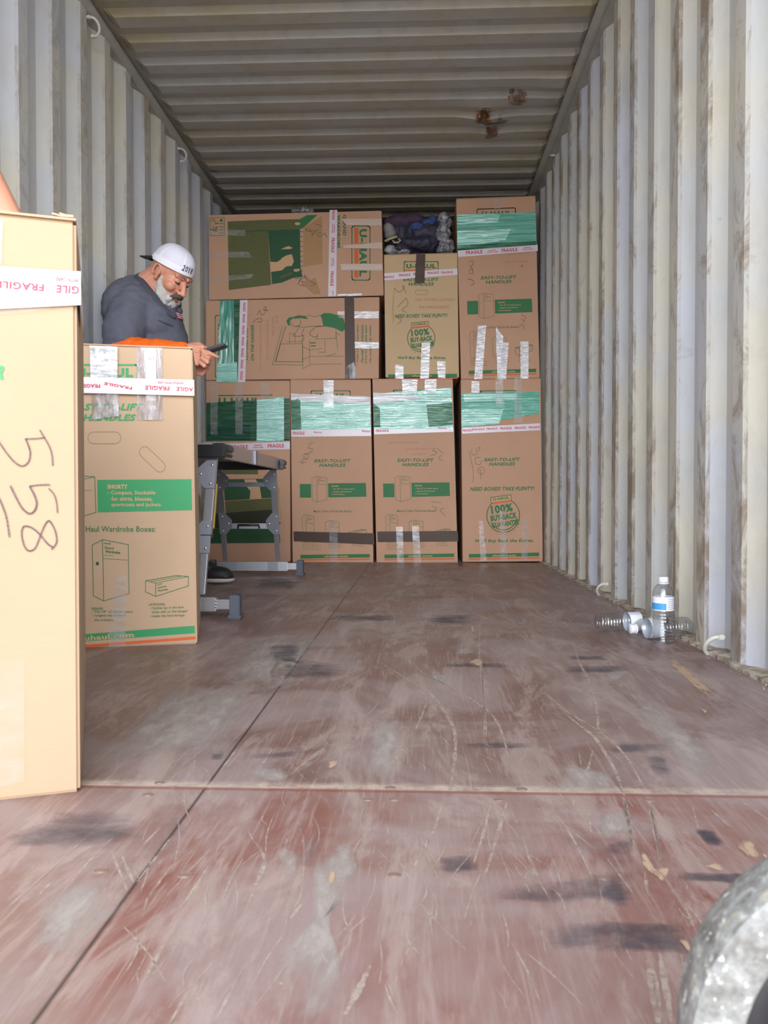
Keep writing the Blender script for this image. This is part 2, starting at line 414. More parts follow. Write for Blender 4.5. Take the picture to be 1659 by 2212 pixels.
def roof():
    bm = bmesh.new(); prof = []
    ph = 3.70
    for k in range(-20, 30):
        c = ph + k * .2086
        for dy, h in ((-.012, 0), (.016, 1), (.10, 1), (.135, 0)):
            if Y0 <= c + dy <= Y1: prof.append((c + dy, h))
    prof = [(Y0, prof[0][1])] + prof + [(Y1, prof[-1][1])]
    n = 40; x0, x1 = XL - .03, XR + .03
    xs = [x0 + (x1 - x0) * i / n for i in range(n + 1)]
    xs = sorted(set(xs + [XL + .03, XL + .075, XL + .05, XR - .035, XR - .055, XR - .08]))
    dents = [(at(1045, 250, 4.75), .11, .05), (at(1200, 205, 4.45), .1, .03), (at(1062, 285, 5.0), .08, .03)]
    rows = []
    for y, h in prof:
        row = []
        for x in xs:
            e = max(0, min(1, min((x - XL - .025) / .05, (XR - .03 - x) / .05)))
            e = e * e * (3 - 2 * e)
            z = ZC + .001 - .026 * h * e          # the pressed ribs hang down a little
            for d, r, a in dents:
                q = math.exp(-((x - d.x) ** 2 + ((y - d.y) * .8) ** 2) / (r * r)); z -= a * q * .45
            row.append(bm.verts.new((x, y, z)))
        rows.append(row)
    for a, b in zip(rows, rows[1:]):
        for i in range(len(xs) - 1): bm.faces.new((a[i], a[i + 1], b[i + 1], b[i]))
    q = [bm.verts.new(p) for p in ((x0, Y0, 2.76), (x1, Y0, 2.76), (x1, Y1, 2.76), (x0, Y1, 2.76))]; bm.faces.new(q)
    m = NM('painted_steel_roof'); t = m.tc(); x, y, z = m.sep(t)
    n0 = m.noise(m.map(t, (1.6, 4, 1)), 1, 5, .6)
    c = m.ramp(n0, (.38, srgb(176, 176, 176)), (.55, srgb(176, 172, 162)), (.70, srgb(168, 156, 122)))
    n1 = m.noise(t, 14, 5, .6); c = m.mix(m.math('MULTIPLY', m.ramp(n1, (.5, 0), (.8, 1)), .3), c, srgb(120, 112, 100))
    for px, py, r, s in ((1045, 247, .055, 1), (1078, 263, .05, .8), (1062, 286, .04, .9), (1120, 216, .05, .8), (1056, 262, .04, 1), (1105, 205, .02, .8), (460, 372, .03, .6)):
        p = onfloor(px, py, ZC - .02)
        dx = m.math('SUBTRACT', x, p.x); dy = m.math('MULTIPLY', m.math('SUBTRACT', y, p.y), .55)
        d = m.math('SQRT', m.math('ADD', m.math('MULTIPLY', dx, dx), m.math('MULTIPLY', dy, dy)))
        nn = m.noise(t, 22, 5, .7)
        d = m.math('ADD', d, m.math('MULTIPLY', m.math('SUBTRACT', nn, .5), .11))
        f = m.ramp(m.math('DIVIDE', d, r), (.55, s), (1.0, 0))
        rc = m.ramp(m.noise(t, 40, 4, .6), (.4, srgb(40, 28, 24)), (.55, srgb(110, 62, 34)), (.66, srgb(196, 140, 84)))
        c = m.mix(f, c, rc)
    m.set(Base_Color=c, Roughness=.45)
    m.bump(m.noise(t, 3, 3), .3, .02)
    bmesh.ops.recalc_face_normals(bm, faces=bm.faces[:])
    return tag(link('ceiling', bm, m.m), kind='structure')
roof()
bm = bmesh.new(); box(bm, ((XL + XR) / 2, Y1 + .02, ZC / 2), (2.5, .04, 2.8))
tag(link('wall_back', bm, M_WL), kind='structure')
M_TRIM = simple('painted_rail', srgb(176, 176, 172), .45, var=8)
for i, (xa, xb) in enumerate(((XL - .036, XL + .012), (XR - .052, XR + .04))):
    bm = bmesh.new(); box(bm, ((xa + xb) / 2, (Y0 + Y1) / 2, ZC - .01 - .03), (abs(xb - xa), Y1 - Y0, .05))
    xc = XL - .0 if i == 0 else XR - .036
    tube(bm, [(xc, Y0, ZC - .045), (xc, Y1, ZC - .045)], .027, 10)
    bmesh.ops.bevel(bm, geom=[e for e in bm.edges if e.calc_length() > 5], offset=.004, segments=2, affect='EDGES')
    tag(link('trim_%d' % (i + 1), bm, M_TRIM), kind='structure')
mt = NM('dirty_sill'); t = mt.tc()
mt.set(Base_Color=mt.ramp(mt.noise(t, 18, 8, .7), (.35, srgb(96, 82, 72)), (.5, srgb(178, 166, 150)), (.65, srgb(214, 208, 196))), Roughness=.9)
mt.bump(mt.noise(t, 30, 6), .8, .01); M_SILL = mt.m
for i, (xa, xb) in enumerate(((XL - .04, XL + .022), (XR - .022, XR + .04))):
    bm = bmesh.new(); n = 300; rows = []
    for k in range(n + 1):
        y = Y0 + (Y1 - Y0) * k / n; j = random.uniform(-.004, .004)
        xi = (xb if i == 0 else xa) + j
        xo = xa if i == 0 else xb
        zt = .012 + random.uniform(-.003, .004)
        rows.append([bm.verts.new(p) for p in ((xi, y, .0), (xi, y, .007 + abs(j)), (xo, y, zt))])
    for a, b in zip(rows, rows[1:]):
        for q in (0, 1): bm.faces.new((a[q], b[q], b[q + 1], a[q + 1]))
    bmesh.ops.recalc_face_normals(bm, faces=bm.faces[:])
    tag(link('trim_%d' % (i + 3), bm, M_SILL), kind='structure')
# floor -------------------------------------------------------------
def floor_mat():
    m = NM('worn_plywood_floor'); t = m.tc(); x, y, z = m.sep(t)
    n = m.noise(m.map(t, (2.2, .9, 1)), 1.6, 7, .62, .5)
    far = m.ramp(m.math('DIVIDE', y, 6), (.2, 0), (.36, 1))
    c = m.ramp(n, (.33, srgb(128, 74, 64)), (.46, srgb(140, 100, 92)), (.60, srgb(152, 130, 124)))
    c2 = m.ramp(n, (.33, srgb(112, 78, 70)), (.5, srgb(126, 98, 92)), (.66, srgb(142, 122, 116)))
    c = m.mix(m.math('GREATER_THAN', y, 1.246), c, c2)
    left = m.math('LESS_THAN', x, -.33)
    c = m.mix(m.math('MULTIPLY', left, .38), c, srgb(132, 112, 108))
    # dusty film
    d1 = m.noise(t, 2.4, 8, .68, .8); c = m.mix(m.math('MULTIPLY', m.ramp(d1, (.43, 0), (.58, 1)), .68), c, srgb(164, 151, 150))
    w1 = m.noise(m.map(t, (9, 2.2, 1), rot=(0, 0, .12)), 1, 8, .75, .8); c = m.mix(m.math('MULTIPLY', m.ramp(w1, (.50, 0), (.58, 1)), .5), c, srgb(184, 168, 162))
    w2 = m.noise(m.map(t, (5, 3, 1)), 1, 8, .75, .8); c = m.mix(m.math('MULTIPLY', m.ramp(w2, (.58, 0), (.70, 1)), .5), c, srgb(96, 84, 90))
    # fine scuffs running down the container, and grain
    s1 = m.noise(m.map(t, (150, 4, 1), rot=(0, 0, .10)), 1, 4, .7, .4)
    s2 = m.noise(m.map(t, (120, 5, 1), rot=(0, 0, -.35)), 1, 4, .7, .3)
    s3 = m.noise(m.map(t, (11, 180, 1), rot=(0, 0, .04)), 1, 4, .7, .3)
    c = m.mix(m.math('MULTIPLY', m.ramp(s1, (.54, 0), (.66, 1)), .5), c, srgb(176, 158, 150))
    c = m.mix(m.math('MULTIPLY', m.ramp(s2, (.56, 0), (.68, 1)), .42), c, srgb(180, 164, 158))
    c = m.mix(m.math('MULTIPLY', m.ramp(s3, (.60, 0), (.72, 1)), .28), c, srgb(168, 140, 128))
    g = m.noise(m.map(t, (420, 16, 1)), 1, 3, .6); c = m.mix(m.math('MULTIPLY', g, .3), c, srgb(110, 72, 66))
    b = m.noise(m.map(t, (9, 9, 1)), 1, 8, .75, .4); c = m.mix(m.ramp(b, (.70, 0), (.74, .8)), c, srgb(190, 166, 144))
    # seams between sheets
    wob = m.math('MULTIPLY', m.math('SUBTRACT', m.noise(t, 9, 5, .7), .5), .02)
    ex = m.math('ABSOLUTE', m.math('ADD', x, .33))
    c = m.mix(m.math('MULTIPLY', m.ramp(ex, (.0016, 1), (.003, 0)), .95), c, srgb(40, 34, 36))
    ey = m.math('ABSOLUTE', m.math('ADD', m.math('SUBTRACT', y, 1.256), wob))
    c = m.mix(m.math('MULTIPLY', m.ramp(ey, (.003, .9), (.020, 0)), m.ramp(m.noise(m.map(t, (26, 26, 1)), 1, 6, .75), (.36, .1), (.60, 1))), c, srgb(196, 180, 164))
    ey2 = m.math('ABSOLUTE', m.math('SUBTRACT', y, 1.247))
    sn = m.ramp(m.noise(m.map(t, (14, 1, 1)), 1, 5, .7), (.4, .1), (.6, 1)); c = m.mix(m.math('MULTIPLY', sn, m.ramp(ey2, (.001, .8), (.002, 0))), c, srgb(206, 192, 176))
    ey4 = m.math('ABSOLUTE', m.math('SUBTRACT', y, 1.238)); c = m.mix(m.ramp(ey4, (.004, .6), (.007, 0)), c, srgb(132, 66, 54))
    ey3 = m.math('ABSOLUTE', m.math('SUBTRACT', y, 3.66))
    c = m.mix(m.ramp(ey3, (.002, .6), (.006, 0)), c, srgb(70, 56, 54))
    m.set(Base_Color=c, Roughness=m.ramp(d1, (.4, .36), (.7, .6)), Specular_IOR_Level=.45)
    h = m.math('ADD', m.math('MULTIPLY', s1, .5), m.math('MULTIPLY', n, .7))
    m.bump(h, .12, .006)
    return m.m
bm = bmesh.new(); box(bm, ((XL + XR) / 2, (Y0 + Y1) / 2, -.015), (XR - XL + .08, Y1 - Y0, .03))
floor = tag(link('floor', bm, floor_mat()), kind='structure')
bm = bmesh.new(); box(bm, ((XL + XR) / 2, Y0 - .03, -.06), (2.44, .06, .12)); 
tag(link('trim_5', bm, M_TRIM), kind='structure')
bm = bmesh.new()
q = [bm.verts.new(p) for p in ((-30, -40, -1.15), (30, -40, -1.15), (30, 20, -1.15), (-30, 20, -1.15))]; bm.faces.new(q)
tag(link('ground', bm, simple('pale_concrete_yard', srgb(190, 184, 174), .9, bump=(3, .3, .02), var=2)), kind='structure')
# marks on the floor: scratches, scuffs, patches -- flat prints lying on it
def mark_mat(name, col, a, sc=(30, 30, 1), lo=.38, hi=.55, soft=False):
    m = NM(name); t = m.tc(); n = m.noise(m.map(t, sc), 1, 7, .72, .3)
    m.set(Base_Color=col, Roughness=.7)
    if soft:
        at_ = m.n.new('ShaderNodeAttribute'); at_.attribute_name = 'worn'
        n = m.math('ADD', n, m.math('MULTIPLY', m.math('SUBTRACT', at_.outputs['Fac'], 1.0), .42))
    m.l.new(m.math('MULTIPLY', m.ramp(n, (lo, 0), (hi, 1)), a), m.p.inputs['Alpha'])
    return m.m
def strip_marks(name, paths, mat, z, wscale=1.0):
    bm = bmesh.new()
    for pts, w in paths:
        P = [onfloor(*p) for p in pts]
        # resample smoothly
        out = []
        for i in range(len(P) - 1):
            p0, p1, p2, p3 = P[max(i - 1, 0)], P[i], P[i + 1], P[min(i + 2, len(P) - 1)]
            for k in range(8):
                t = k / 8
                out.append(.5 * ((2 * p1) + (p2 - p0) * t + (2 * p0 - 5 * p1 + 4 * p2 - p3) * t * t + (3 * p1 - p0 - 3 * p2 + p3) * t ** 3))
        out.append(P[-1]); prev = None
        for i, p in enumerate(out):
            d = (out[min(i + 1, len(out) - 1)] - out[max(i - 1, 0)]).normalized(); n = Vector((-d.y, d.x, 0))
            u = i / (len(out) - 1); ww = w * wscale * .72 * (.35 + .65 * math.sin(math.pi * min(1, max(0, u)))) * random.uniform(.6, 1.25) / 2
            a = bm.verts.new((p.x + n.x * ww, p.y + n.y * ww, z)); b = bm.verts.new((p.x - n.x * ww, p.y - n.y * ww, z))
            if prev: bm.faces.new((prev[0], a, b, prev[1]))
            prev = (a, b)
    bmesh.ops.recalc_face_normals(bm, faces=bm.faces[:])
    return tag(link(name, bm, mat, floor), kind='stuff')
# long pale gouges; traced over the photo (crop at 700,1200 scale 1.7299)
c8 = lambda *pts: [(x / 1.7299 + 700, y / 1.7299 + 1200) for x, y in pts]
c7 = lambda *pts: [(x / 2.0737, y / 2.0737 + 1600) for x, y in pts]
cr = lambda *pts: [(x / 4.32 + 1300, y / 4.32 + 1700) for x, y in pts]
gouges = [(c8((210, 400), (290, 450), (400, 520), (460, 600), (490, 670), (487, 770), (470, 880)), .012),
 (c8((330, 395), (370, 440), (470, 490), (560, 545), (630, 600), (670, 680), (688, 760)), .009),
 (c8((590, 170), (582, 260), (580, 360), (588, 440), (600, 560), (606, 680)), .010),
 (c8((590, 400), (594, 520), (600, 600), (596, 680)), .006),
 (c8((930, 320), (950, 390), (985, 460), (1010, 530), (1022, 600), (1025, 668)), .012),
 (c8((905, 595), (960, 640), (1010, 680), (1050, 740), (1090, 810), (1115, 885)), .012),
 (c8((880, 570), (1000, 640), (1080, 700), (1140, 770), (1190, 860)), .008),
 (c8((0, 742), (200, 730), (400, 705), (600, 680)), .003),
 (c8((385, 545), (365, 600), (335, 670)), .008), (c8((300, 715), (270, 760), (228, 810)), .009),
 (c8((440, 270), (425, 315)), .007), (c8((850, 380), (900, 440), (955, 468)), .005), (c8((800, 500), (880, 560), (980, 640)), .004),
 (c8((1005, 730), (985, 800), (960, 865)), .006), (c8((0, 530), (80, 480), (145, 445)), .005), (c8((210, 540), (180, 580), (140, 610)), .005),
 (c8((445, 920), (410, 1030), (365, 1110), (325, 1190)), .007), (c8((625, 920), (595, 1040), (560, 1150)), .006),
 (c8((685, 920), (650, 1040), (605, 1190)), .007), (c8((1120, 905), (1135, 1000), (1155, 1090)), .010), (c8((1215, 925), (1235, 1010), (1262, 1160)), .006),
 (c8((740, 1050), (775, 1150), (800, 1210)), .006), (c8((860, 960), (930, 1060), (1000, 1200)), .004), (c8((930, 910), (935, 945)), .006),
 (c8((990, 950), (998, 1050)), .004), (c8((555, 730), (640, 770), (740, 820)), .003),
 (c7((1659, 1010), (1610, 1110), (1545, 1230)), .010), (c7((1160, 470), (1185, 545), (1150, 640), (1105, 750)), .009),
 (c7((935, 555), (880, 650), (820, 740)), .006), (c7((1350, 735), (1300, 800)), .008), (c7((225, 640), (180, 690)), .007),
 (c7((520, 325), (380, 440), (180, 620), (0, 780)), .005), (c7((560, 390), (420, 520), (230, 740)), .005), (c7((770, 560), (650, 720)), .004),
 (c7((500, 500), (570, 670)), .007), (c7((545, 515), (600, 640)), .007), (c7((950, 1000), (850, 1120), (760, 1269)), .005),
 (c7((730, 920), (640, 1090)), .006), (c7((1090, 1020), (960, 1269)), .004), (c7((770, 430), (610, 640)), .005), (c7((720, 390), (640, 470)), .005),
 (c7((1220, 40), (1160, 130)), .008), (c7((1470, 20), (1380, 90), (1290, 160)), .007), (c7((1060, 40), (1000, 120)), .008),
 (cr((215, 130), (250, 330), (285, 560)), .011), (cr((445, 170), (490, 380), (560, 750)), .009), (cr((430, 1620), (480, 1850), (530, 2212)), .013),
 (cr((540, 1560), (590, 1850), (655, 2212)), .009), (cr((740, 1570), (790, 1740), (820, 1860)), .008), (cr((850, 190), (905, 420)), .004),
 (cr((1000, 200), (1200, 380)), .005), (cr((1240, 90), (1550, 310)), .005), (cr((1120, 850), (1240, 990)), .006), (cr((400, 800), (430, 1030)), .005)]
rnd = random.Random(3)
for k in range(420):                                       # the hundreds of short light scrapes
    px = rnd.uniform(250, 1600); py = rnd.choice([rnd.uniform(1300, 1720), rnd.uniform(1350, 1720), rnd.uniform(1720, 2200)])
    p = onfloor(px, py)
    if p.x > .8: continue
    a = rnd.gauss(math.pi / 2 + .05, .22); L = rnd.uniform(.02, .14)
    q = p + Vector((math.cos(a), math.sin(a), 0)) * L
    def topx(v):
        w = RC.transposed() @ (v - Vector((0, 0, CAMZ))); return (829.5 + F * w.x / -w.z, 1106 - F * w.y / -w.z)
    gouges.append(([topx(p), topx((p + q) / 2 + Vector((rnd.uniform(-.006, .006), 0, 0))), topx(q)], rnd.uniform(.0010, .0032)))
strip_marks('scratch_marks', gouges, mark_mat('pale_scratch', srgb(190, 174, 162), .7, (50, 50, 1), .36, .56), .0006)
def blot_marks(name, blobs, mat, z):
    bm = bmesh.new(); lay = bm.verts.layers.float.new('worn')
    for pts in blobs:
        P = [onfloor(*p) for p in pts]
        R_ = []
        for a, b in zip(P, P[1:] + P[:1]):
            for k in range(4): R_.append(a + (b - a) * k / 4)
        for it in range(1): R_ = [(R_[i - 1] + R_[i] * 2 + R_[(i + 1) % len(R_)]) / 4 for i in range(len(R_))]
        c = sum(R_, Vector()) / len(R_); rings = []
        for s_, w in ((1.35, 0.0), (.95, .55), (.62, .9), (.3, 1.0)):
            ring = []
            for p in R_:
                v = bm.verts.new((c.x + (p.x - c.x) * s_, c.y + (p.y - c.y) * s_, z)); v[lay] = w; ring.append(v)
            rings.append(ring)
        for A, B in zip(rings, rings[1:]):
            for i in range(len(A)): bm.faces.new((A[i], A[(i + 1) % len(A)], B[(i + 1) % len(A)], B[i]))
        v = bm.verts.new((c.x, c.y, z)); v[lay] = 1.0; B = rings[-1]
        for i in range(len(B)): bm.faces.new((B[i], B[(i + 1) % len(B)], v))
        z += .00003
    bm.normal_update()
    for f in bm.faces:
        if f.normal.z < 0: f.normal_flip()
    return tag(link(name, bm, mat, floor), kind='stuff')
def quad8(x0, y0, x1, y1, sk=0): return c8((x0, y0), (x1, y0), (x1 + sk, y1), (x0 + sk, y1))
dark = [quad8(20, 222, 270, 248), quad8(400, 222, 550, 258), quad8(455, 400, 680, 418), quad8(905, 375, 1060, 392), quad8(900, 412, 1135, 438),
        quad8(490, 700, 765, 722), quad8(1075, 705, 1285, 742), c8((1190, 740), (1270, 745), (1310, 830), (1230, 830)), c8((420, 1130), (560, 1120), (590, 1175), (430, 1190)),
        c8((640, 1240), (1130, 1180), (1150, 1300), (700, 1290)), c8((1390, 1020), (1460, 1035), (1510, 1095), (1430, 1085)),
        c8((1290, 1180), (1659, 1190), (1659, 1235), (1300, 1210)), c8((840, 1380), (1270, 1370), (1410, 1490), (830, 1480)),
        c7((80, 430), (200, 330), (700, 320), (590, 478), (90, 465)), c7((1130, 60), (1330, 45), (1340, 75), (1120, 85)), c7((950, 60), (1010, 50), (990, 90), (940, 90)),
        [(620, 1425), (740, 1435), (720, 1465), (600, 1462)], [(580, 1395), (650, 1390), (640, 1425), (585, 1428)], [(560, 1245), (640, 1250), (640, 1275), (550, 1270)],
        cr((0, 560), (260, 470), (320, 640), (60, 640)), cr((0, 900), (190, 880), (270, 1160), (0, 1080)), cr((640, 800), (1500, 800), (1440, 920), (640, 870)),
        cr((0, 1290), (700, 1270), (960, 1500), (920, 1620), (600, 1540), (0, 1560)), cr((860, 400), (1040, 400), (1130, 590), (960, 520))]
blot_marks('scuff_marks', dark, mark_mat('dark_rubber_scuff', srgb(70, 72, 86), .60, (7, 13, 1), .26, .66, True), .0003)
gray = [c7((1400, 460), (1540, 455), (1600, 620), (1560, 700), (1500, 700), (1480, 860), (1530, 980), (1520, 1150), (1400, 1240), (1250, 1080), (1240, 960), (1390, 820), (1400, 700)),
        c7((1240, 480), (1340, 480), (1330, 590), (1270, 600)), c7((1080, 130), (1260, 120), (1320, 170), (1200, 190)),
        quad8(490, 345, 560, 370), quad8(640, 292, 660, 310), c8((400, 440), (470, 450), (460, 485), (390, 480)), c8((1090, 420), (1160, 430), (1100, 470), (1040, 465)),
        c8((1150, 520), (1300, 600), (1480, 760), (1400, 860), (1200, 640)), c8((880, 780), (1080, 800), (1080, 880), (860, 885)), c8((20, 1060), (110, 1080), (120, 1211), (0, 1211)),
        [(60, 1960), (200, 1900), (260, 1960), (120, 2100)], [(560, 1370), (700, 1380), (620, 1500), (470, 1480)], cr((0, 250), (200, 200), (300, 420), (0, 480)),
        c8((180, 600), (290, 610), (250, 830), (160, 820)), [(330, 1500), (560, 1480), (480, 1640), (200, 1660)], [(440, 1290), (500, 1290), (480, 1330), (430, 1330)]]
blot_marks('dust_patches', gray, mark_mat('dry_grey_dust', srgb(184, 176, 170), .72, (30, 9, 1), .26, .58, True), .00045)
tan = [c8((1275, 390), (1310, 385), (1465, 520), (1420, 528)), c8((548, 262), (560, 262), (563, 292), (550, 290)), c8((1180, 1120), (1210, 1130), (1240, 1180), (1290, 1190), (1250, 1211), (1200, 1170)),
       cr((350, 700), (385, 620), (450, 690), (500, 860), (470, 830)), cr((480, 760), (640, 760), (600, 880), (540, 900)), cr((1220, 530), (1410, 490), (1480, 700), (1350, 640)),
       cr((940, 740), (1080, 710), (1160, 800), (1060, 780)), cr((710, 1430), (790, 1420), (860, 1580), (800, 1540)), cr((1480, 620), (1550, 640), (1550, 700)),
       c7((1470, 100), (1510, 85), (1515, 105), (1480, 125)), c7((1240, 1095), (1270, 1085), (1265, 1100)), c7((1480, 590), (1510, 590), (1490, 650), (1465, 645)), c8((10, 790), (50, 765), (50, 785), (20, 800)),
       c8((1405, 575), (1435, 580), (1425, 595)), c8((540, 400), (590, 380), (595, 412), (560, 418))]
blot_marks('bare_wood_chips', tan, mark_mat('bare_splintered_wood', srgb(196, 168, 142), .85, (70, 22, 1), .28, .44, True), .0009)
M_SCREW = simple('dusty_screw_head', srgb(150, 128, 118), .5, .3)
for px, py in ((400, 1891), (345, 1691), (795, 1727), (852, 1727), (1078, 1728), (1402, 1729), (852, 1890), (1303, 1896), (218, 1881), (843, 1702), (1128, 1705), (1378, 1702), (1560, 1999), (320, 1717)):
    p = onfloor(px, py); bm = bmesh.new()
    r = .0075
    lathe(bm, [(.0001, .0012), (r * .7, .0012), (r * .72, .0005), (r * .9, .0005), (r, .001), (r * 1.15, .0002)], 18, Matrix.Translation(p))
    link('screw', bm, M_SCREW, floor)
# loose crumbs along the right sill
bm = bmesh.new()
for k in range(110):
    y = 1.9 + 3.6 * rnd.random() ** 1.3; s = rnd.uniform(.001, .0035)
    ico(bm, (XR - .02 - abs(rnd.gauss(0, .02)), y, .006 + s * .3), (s, s * rnd.uniform(.6, 1.6), s * .5), Matrix.Rotation(rnd.uniform(0, 3), 4, 'Z'), 1)
tag(link('paint_crumbs', bm, M_SILL), 'pale crumbs of paint and grit along the foot of the right wall', 'debris', kind='stuff')
# ------------------------------------------------------------------ boxes
def make_box(name, label, corners, face, depth, cat='box', group=None, mats=None, backdir=None, flap=True, flapz=0, bev=.003):
    """corners TL TR BR BL in photo coordinates on the front face"""
    P = [face.pt(*c) for c in corners]; TL, TR, BRr, BL = P
    c = (BL + BRr) / 2; bd = (backdir or -face.n).normalized() * depth
    lo = min(BL.z, BRr.z)
    root = empty(name, (c.x + bd.x / 2, c.y + bd.y / 2, lo)); tag(root, label, cat, group)
    bm = bmesh.new()
    hexa(bm, [BL, BRr, BRr + bd, BL + bd, TL, TR, TR + bd, TL + bd])
    bmesh.ops.recalc_face_normals(bm, faces=bm.faces[:])
    bmesh.ops.bevel(bm, geom=bm.edges[:], offset=bev, segments=2, affect='EDGES')
    face.bm = bm; face.root = root; face.P8 = (TL, TR, BRr, BL, bd)
    if flap:                                                   # the closed top flaps, a hair wider than the box
        t = .0035; side = (TR - TL).normalized(); up = Vector((0, 0, 1)) * t; o = up * flapz
        for k in (0, 1):
            a, b = (.0, .497) if k == 0 else (.503, 1.0)
            f = bmesh.new(); e = -bd.normalized() * .002 if k == 0 else Vector()
            hexa(f, [TL + bd * a + e + o, TR + bd * a + e + o, TR + bd * b + o, TL + bd * b + o, TL + bd * a + up + e + o, TR + bd * a + up + e + o, TR + bd * b + up + o, TL + bd * b + up + o])
            bmesh.ops.recalc_face_normals(f, faces=f.faces[:])
            link('flap', f, (mats or CARTON_MATS)[0], root)
    return root
def finish(face, mats=None):
    return link('carton', face.bm, mats or CARTON_MATS, face.root)
MATS_TAN = [M_CARD_TAN] + CARTON_MATS[1:]; MATS_NEAR = [M_CARD_NEAR] + CARTON_MATS[1:]; MATS_N1 = [M_CARD_N1] + CARTON_MATS[1:]
def far_face(Y): return Face((0, Y, 0), (0, -1, 0))
def small_lines(f, x, y, w, n, dy, mi=TN, h=7, words=None):
    W_ = words or ['- Fits 24 in. of closet space', '- Largest wardrobe box in', '  the industry', '- Sturdy metal bar']
    for i in range(n):
        s = W_[i % len(W_)]; ww = w * (.75 + .25 * ((i * 37) % 5) / 4)
        f.text(s, x + ww / 2, y + i * dy, ww, h * 1.7, mi, bold=.01)
def tall_icon(f, x0, y0, x1, y1, w=2, mi=TN, txt=True):
    """the little drawing of a wardrobe box"""
    W_ = x1 - x0; H = y1 - y0; a = x0 + W_ * .30
    L = lambda *p: f.line([(x0 + u * W_, y0 + v * H) for u, v in p], w, mi)
    L((0, .09), (.30, 0), (1, .07), (1, .90), (.33, 1), (.02, .93), (0, .09)); L((.33, .06), (.33, 1)); L((.33, .30), (1, .33))
    if txt:
        f.text('GRAND', x0 + W_ * .50, y0 + H * .065, W_ * .26, H * .03, mi, 8); f.text('Wardrobe', x0 + W_ * .62, y0 + H * .15, W_ * .42, H * .05, mi, 8, bold=.03)
        f.text('Box', x0 + W_ * .48, y0 + H * .21, W_ * .18, H * .04, mi, 8)
        f.rect(x0 + W_ * .12, y0 + H * .37, x0 + W_ * .2, y0 + H * .39, mi)
def low_icon(f, x0, y0, x1, y1, w=2, mi=TN):
    W_ = x1 - x0; H = y1 - y0
    L = lambda *p: f.line([(x0 + u * W_, y0 + v * H) for u, v in p], w, mi)
    L((0, .26), (.70, 0), (1, .05), (1, .50), (.24, 1), (0, .78), (0, .26)); L((0, .26), (.24, .36), (1, .05)); L((.24, .36), (.24, 1)); L((.12, .30), (.84, .02))
    f.text('LAYDOWN', x0 + W_ * .40, y0 + H * .5, W_ * .25, H * .1, mi, -12); f.text('Wardrobe', x0 + W_ * .42, y0 + H * .64, W_ * .25, H * .1, mi, -12)
def print_grand(f, mark=None):
    """front of the tall wardrobe box, in the coordinates of the second floor box"""
    f.rrect(262, 222, 692, 345, 14, 9, G); f.text('U-HAUL', 480, 285, 330, 70, G, bold=.05); f.rect(285, 352, 670, 366, OR)
    f.text('EASY-TO-LIFT', 487, 980, 392, 36, G, shear=.3, bold=.03); f.text('HANDLES', 487, 1028, 285, 36, G, shear=.3, bold=.03)
    f.rect(125, 1232, 248, 1380, G); f.poly([(435, 1225), (850, 1222), (853, 1370), (435, 1378)], G)
    f.text('GRAND', 510, 1256, 80, 16, BR, bold=.03)
    for i, (t_, w) in enumerate((('- Fits 24" of closet space', 250), ('- Largest wardrobe box', 220), ('  in the industry', 140))):
        f.text(t_, 475 + w / 2, 1288 + i * 29, w, 19, BR, bold=.02)
    tall_icon(f, 258, 1148, 422, 1430, 4, TN)
    f.text('More U-Haul Wardrobe Boxes:', 483, 1528, 420, 24, TN, bold=.02)
    tall_icon(f, 146, 1562, 275, 1870, 4, TN); tall_icon(f, 398, 1628, 550, 1860, 4, TN); low_icon(f, 650, 1725, 845, 1850, 5, TN)
    for x, n, w in ((138, 5, 215), (425, 4, 165), (680, 3, 150)): small_lines(f, x, 1868, w, n, 19, TN, 7)
    f.poly([(122, 2000), (880, 1992), (880, 2030), (122, 2040)], G); f.text('uhaul.com', 512, 2016, 260, 22, BR, -.4, bold=.03)
    f.poly([(122, 2046), (880, 2042), (880, 2056), (122, 2062)], OR)
def emblem(f, cx, cy, R, tilt=-7):
    """round buy-back seal"""
    t = math.radians(tilt); ct, st = math.cos(t), math.sin(t)
    rot = lambda x, y: (cx + x * R * ct - y * R * st, cy + x * R * st + y * R * ct)
    pts = [rot(math.cos(math.radians(a)), math.sin(math.radians(a))) for a in range(-50, 231, 10)]
    f.line(pts, R * .05, G)
    pts = [rot(.86 * math.cos(math.radians(a)), .86 * math.sin(math.radians(a))) for a in range(20, 161, 10)]; f.line(pts, R * .05, G)
    for k in range(7):
        a = math.radians(45 + k * 15); x, y = rot(1.13 * math.cos(a), 1.13 * math.sin(a)); f.text('GUARANTEE'[k], x, y, R * .07, R * .08, TN, math.degrees(a) - 90 + tilt)
    q = [rot(*p) for p in ((-.62, -1.16), (.62, -1.16), (.62, -.80), (-.62, -.80))]; f.poly(q, BR, .0014)
    f.line(q, R * .04, G, .0018, True); x, y = rot(0, -1.02); f.text('U-HAUL', x, y, R * 1.0, R * .17, G, tilt, bold=.04, off=.002)
    f.poly([rot(*p) for p in ((-.6, -.86), (.6, -.86), (.6, -.76), (-.6, -.76))], OR, .0022)
    x, y = rot(-.03, -.42); f.text('100%', x, y, R * 1.32, R * .5, G, tilt, bold=.04)
    x, y = rot(.02, .08); f.text('BUY-BACK', x, y, R * 1.62, R * .36, G, tilt, bold=.05)
    x, y = rot(.06, .50); f.text('GUARANTEE', x, y, R * 1.66, R * .32, G, tilt, bold=.05)
def wrap_band(face, quad, mat, name='stretch_wrap', label='green stretch wrap', nx=24, ny=30, off=.004, wr=.0022, edge=0, fl=(1, 6)):
    return face.sheet(quad, mat, face.root, name, nx, ny, off, wr, label, edge, fl)
YB = 5.59
# --- floor row, left to right
SRC_B2 = (35, 105, 918, 2092)
